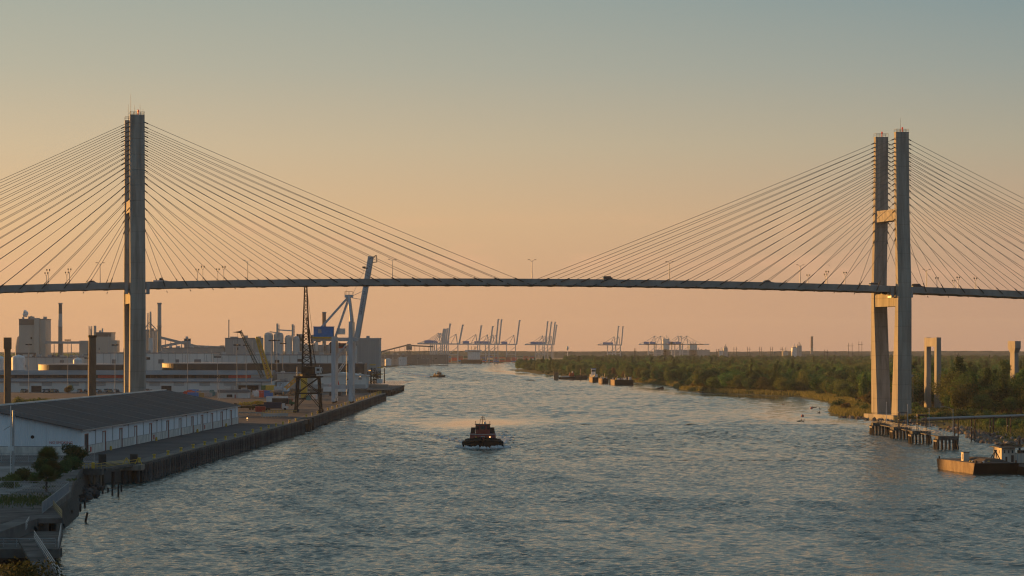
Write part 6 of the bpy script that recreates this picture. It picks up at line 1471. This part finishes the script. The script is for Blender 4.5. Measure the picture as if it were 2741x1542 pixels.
# nearest rows and the river edge show largest: those are individual trees
keep.sort(key=lambda t: t[1] * (1.0 + min(t[2], 160) / 160 * .9))
ind, rest = keep[:300], keep[300:]
for x, dd, off in ind:
    if off < 34 and rgv.random() < .55: i = int(rgv.choice([2, 5, 7]))
    else: i = int(rgv.choice([0, 1, 3, 6, 6, 1, 0, 2, 7, 7, 4]))
    p = PROT[i]; s = rgv.uniform(.58, 1.3) * (.75 if off < 40 else 1.0)
    if dd < 1560: s *= 1.22
    plant('tree', p, (x, dd, 1.6), s, rgv.uniform(0, 6.28), TL[(p[2], p[5])] + ' in the wood on the marshy bank', 'tree', 'trees of the marsh bank wood', s * rgv.uniform(.78, 1.05))
def mass(name, pts, crown, label, s0, s1, seed):
    """a wood nobody could count: crowns set on scattered points"""
    me = bpy.data.meshes.new(name); me.from_pydata([tuple(p) for p in pts], [], []); o = bpy.data.objects.new(name, me); col.objects.link(o)
    ng = bpy.data.node_groups.new(name, 'GeometryNodeTree'); ng.interface.new_socket('Geometry', in_out='INPUT', socket_type='NodeSocketGeometry'); ng.interface.new_socket('Geometry', in_out='OUTPUT', socket_type='NodeSocketGeometry')
    N = ng.nodes.new; L = ng.links.new; gi = N('NodeGroupInput'); go = N('NodeGroupOutput'); ip = N('GeometryNodeInstanceOnPoints'); oi = N('GeometryNodeObjectInfo'); oi.inputs['Object'].default_value = crown; oi.transform_space = 'ORIGINAL'
    rv = N('FunctionNodeRandomValue'); rv.data_type = 'FLOAT_VECTOR'; rv.inputs[0].default_value = (0, 0, 0); rv.inputs[1].default_value = (0, 0, 6.28); rv.inputs['Seed'].default_value = seed
    rs = N('FunctionNodeRandomValue'); rs.data_type = 'FLOAT_VECTOR'; rs.inputs[0].default_value = (s0, s0, s0 * .8); rs.inputs[1].default_value = (s1, s1, s1 * .95); rs.inputs['Seed'].default_value = seed + 50
    L(gi.outputs[0], ip.inputs['Points']); L(oi.outputs['Geometry'], ip.inputs['Instance']); L(rv.outputs[0], ip.inputs['Rotation']); L(rs.outputs[0], ip.inputs['Scale']); L(ip.outputs[0], go.inputs[0])
    md = o.modifiers.new('crowns', 'NODES'); md.node_group = ng
    return tag(o, label, kind='stuff')
crown_of = {}
for o_ in bpy.data.objects:
    if o_.name.startswith('crown') and o_.parent and o_.parent.get('group') == 'trees of the marsh bank wood': crown_of.setdefault(o_.data.name, o_)
def crown_ob(i): return crown_of.get(PROT[i][0].name) or crown_of[PROT[0][0].name]
gps = [[] for _ in PROT]
for t in rest: gps[int(rgv.choice(8, p=[.22, .2, .14, .04, .04, .05, .17, .14]))].append((t[0], t[1], 1.2))
print('trees individual', len(ind), 'mass', [len(g) for g in gps])
for k, g in enumerate(gps): mass('woodland', g, crown_ob(k), TL[(PROT[k][2], PROT[k][5])] + ' crowns massed deep in the marsh wood', .55, 1.35, 90 + k)
# far tree belts beyond the bend, hazy
fp = []
for k in range(1500):
    dd = rgv.uniform(4450, 5600); fp.append((rgv.uniform(max(40, .02 * dd), .2 * dd + 60), dd, 2))
mass('woodland', fp, crown_ob(1), 'hazy far woodland between the marsh and the lowered cranes', .9, 1.5, 95)
fp = []
for k in range(700): dd = rgv.uniform(2450, 3300); fp.append((rgv.uniform(-.2 * dd - 60, -.17 * dd + 300 * rgv.random()), dd, 4))
fp = [(x, y, z) for x, y, z in fp if x < -300 and y > 2700]
for k in range(600): fp.append((rgv.uniform(-1300, -330), rgv.uniform(5600, 7600), 2.6))
mass('woodland', fp, crown_ob(0), 'distant trees behind the mill and the far terminal', 1.0, 1.6, 96)
# shrubs along the shore
k = 0
sl = {0: 'green', 1: 'dark green', 2: 'olive', 3: 'rusty brown'}
for i in range(150):
    dd = 1130 + (i / 150) ** 1.5 * 2300 + rgv.normal(0, 4); sx_ = shore_x(dd)
    if sx_ > 1e8: continue
    x = sx_ + rgv.uniform(5, 34) * (.6 if dd > 1900 else 1); p = BUSH[int(rgv.choice([0, 0, 2, 3, 1, 4]))]
    if abs(dd - 1185) < 24 and x < 205: x += 34
    plant('shrub', p, (x, dd, 1.0), rgv.uniform(.8, 1.5), rgv.uniform(0, 6), sl[p[5]] + ' shrub on the strip behind the marsh reeds', 'shrub', 'shrubs behind the reeds')
for i in range(84):
    dd = rgv.uniform(905, 1190); sx_ = shore_x(dd); x = sx_ + rgv.uniform(12, 75)
    if abs(dd - 1190) < 26 and x < 200: continue
    p = BUSH[int(rgv.choice([0, 1, 3, 4, 1]))]; plant('shrub', p, (x, dd, 1.4), rgv.uniform(.7, 1.45), rgv.uniform(0, 6), sl[p[5]] + ' shrub above the rocks by the pipeline', 'shrub', 'shrubs above the riprap')
for i in range(45):
    dd = rgv.uniform(1200, 1340); x = rgv.uniform(196, .2 * dd + 20); p = BUSH[int(rgv.choice([1, 4, 0, 1]))]
    if 2460 < CX + x / dd * F < 2530: continue
    plant('shrub', p, (x, dd, 1.8), rgv.uniform(1, 2.0), rgv.uniform(0, 6), sl[p[5]] + ' shrub in the scrub behind the marsh-side tower', 'shrub', 'scrub behind the tower')
# reeds
def blades(pts, h0, h1, wd, m, name, label):
    k = len(pts); P = np.array(pts); a = rgv.uniform(0, 6.28, k); h = rgv.uniform(h0, h1, k); dx = np.stack([np.cos(a), np.sin(a), np.zeros(k)], 1) * wd
    lean = np.stack([rgv.normal(0, .25, k), rgv.normal(0, .25, k), np.ones(k)], 1) * h[:, None]
    V = np.stack([P - dx, P + dx, P + dx * .35 + lean, P - dx * .35 + lean], 1).reshape(-1, 3); o = bpy.data.objects.new(name, np_mesh(name, V, np.arange(len(V)).reshape(-1, 4), m)); col.objects.link(o); return tag(o, label, kind='stuff')
rp = []
for i in range(52000):
    dd = 1150 + rgv.random() ** 1.7 * 1500; sx_ = shore_x(dd); w = 24 if dd < 1480 else 13
    x = sx_ + 2 + rgv.random() ** .8 * w
    if 1160 < dd < 1200 and x < 196: 
        if abs(x - 172) < 16: continue
    if math.sin(x * .55 + dd * .13) + math.sin(dd * .31 - x * .2) + rgv.normal(0, .6) < -.6: continue
    rp.append((x, dd, .5 + min(1.2, (x - sx_) * .05)))
blades(rp, 1.2, 3.0, .16, M_reed, 'reeds', 'tawny marsh reeds fringing the wooded bank')
rp = []
for i in range(26000):
    dd = rgv.uniform(900, 1340); sx_ = shore_x(dd); x = sx_ + rgv.uniform(8, 110)
    if abs(dd - 1187) < 12 and x < 190: continue
    rp.append((x, dd, 1.4))
blades(rp, .6, 1.5, .2, M_grass, 'marsh_grass', 'green marsh grass above the riprap')
# ---- foreground planting
FB = [tree_proto('broad', 9, 7.5, M_leaf[1], 2600, .33, 201) + ('broad', 9, 7, 1), tree_proto('bush', 3.4, 5, M_leaf[2], 1500, .2, 202) + ('bush', 3, 5, 0), tree_proto('bush', 4, 5, M_leaf[1], 1500, .22, 203) + ('bush', 4, 5, 1)]  # second proto's lighter olive leaf stands in for sunlight on the bushes
plant('tree', FB[0], (-102.2, 622, QZ - 1.0), .85, .4, 'dark leafy tree at the corner of the warehouse gable', 'tree', None, .68)
def palm(loc, h, n, L, label, seed, dead=True):
    r = thing('palm_tree', loc, label, 'palm'); rng = np.random.default_rng(seed)
    MB().tube((0, 0, -.5), (.1, 0, h), .24, .18, 8).build('trunk', M_trunk, r)
    mb = MB()
    for k in range(n):
        a = rng.uniform(0, 6.28); el = rng.uniform(-.5, 1.4); d = Vector((math.cos(a) * math.cos(el), math.sin(a) * math.cos(el), math.sin(el))); c = Vector((.1, 0, h)) + d * L * .45
        s_ = Vector((-math.sin(a), math.cos(a), 0)); up = d.cross(s_)
        mb.tube((.1, 0, h), c, .03, n=4, caps=False)
        for q in np.linspace(-1.25, 1.25, 11):
            t = (d * math.cos(q) + s_ * math.sin(q)); e = c + t * L * .5 * (1 - .15 * abs(q)) - Vector((0, 0, .25 * L * .4 * abs(q)))
            w_ = (s_ * math.cos(q) - d * math.sin(q)) * .07
            mb.add([c - w_ * .4, c + w_ * .4, c.lerp(e, .6) + w_, e, c.lerp(e, .6) - w_], [(0, 1, 2, 3, 4)])
    mb.build('crown', M_palm, r); return r
palm((-104.3, 600, QZ - .3), 2.6, 150, 3.6, 'bushy fan palm with a broad dark crown beside the gable', 31)
palm((-88.6, 508, QZ - .6), 3.6, 110, 2.6, 'slim fan palm with a sunlit yellow crown by the wire fence', 32)
palm((-96.5, 560, QZ - .6), 2.4, 90, 2.6, 'low fan palm behind the slim one', 33)
for i, (px, D, pr, s, lab) in enumerate(((175, 585, 2, .95, 'dark rounded bush on the bank by the dolphin'), (70, 545, 1, 1.0, 'low green bush behind the wire fence'), (40, 535, 1, .8, 'small bush at the foot of the tall mast'), (95, 540, 2, .75, 'dark bush under the slim palm'), (20, 520, 1, .7, 'straggly bush at the edge of the gravel'), (150, 560, 2, .9, 'bush between the palms and the bank'), (128, 575, 2, 1.1, 'dense bush under the broad palm'), (195, 600, 2, 1.0, 'dense bush below the leafy tree'), (110, 590, 1, 1.1, 'green bush at the foot of the gable'))):
    plant('bush', FB[pr], (PX(px, D), D, QZ - .3), s, i * 1.3, lab, 'bush', None)
gp = [(rgv.uniform(-150, -90), rgv.uniform(505, 560), QZ + .03) for _ in range(9000)]
gp = [p for p in gp if math.sin(p[0] * .35) + math.cos(p[1] * .21 + p[0] * .1) > .25]
gp += [(rgv.uniform(-128, -80), rgv.normal(478, 9), QZ + .0) for _ in range(7000)]
gp = [p for p in gp if p[0] < -84.5 + (505 - min(p[1], 505)) * .08]
blades(gp, .15, .45, .1, M_grass, 'grass', 'patchy green grass on the gravel yard')
# yellowing hedge behind the warehouse ridge, and trees in the port yard
for i, px in enumerate(np.linspace(50, 150, 15)):
    D = 1250 + rgv.uniform(-8, 8); plant('shrub', BUSH[(0, 3)[i % 2]], (PX(px, D), D, QZ), rgv.uniform(1.2, 1.8), i, 'yellow green shrub in the row behind the warehouse ridge', 'shrub', 'yellow green shrubs behind the warehouse')
plant('tree', PROT[5], (PX(182, 1600), 1600, QZ), .55, 0, 'small rusty tree before the transit shed', 'tree', None); plant('tree', PROT[1], (PX(188, 1640), 1640, QZ), .4, 0, 'small dark round tree against the transit shed', 'tree', None)
# leafy tree top at the foot of the viewpoint
LEAFC = leafmat('glossy_leaf', (.03, .05, .016), (.075, .075, .022), 0)
for i, (x, y, h, w, n, lab) in enumerate(((-38.5, 205, 12.0, 8.5, 9000, 'glossy leaved tree crown in the near corner of the jetty'), (-33.2, 196, 10.8, 5.0, 4200, 'smaller glossy leaved tree beside the corner one'))):
    pr = tree_proto('broad', h, w, LEAFC, n, .15, 300 + i); plant('tree', pr, (x, y, QZ - .2), 1, i, lab, 'tree', 'glossy leaved trees at the jetty corner')
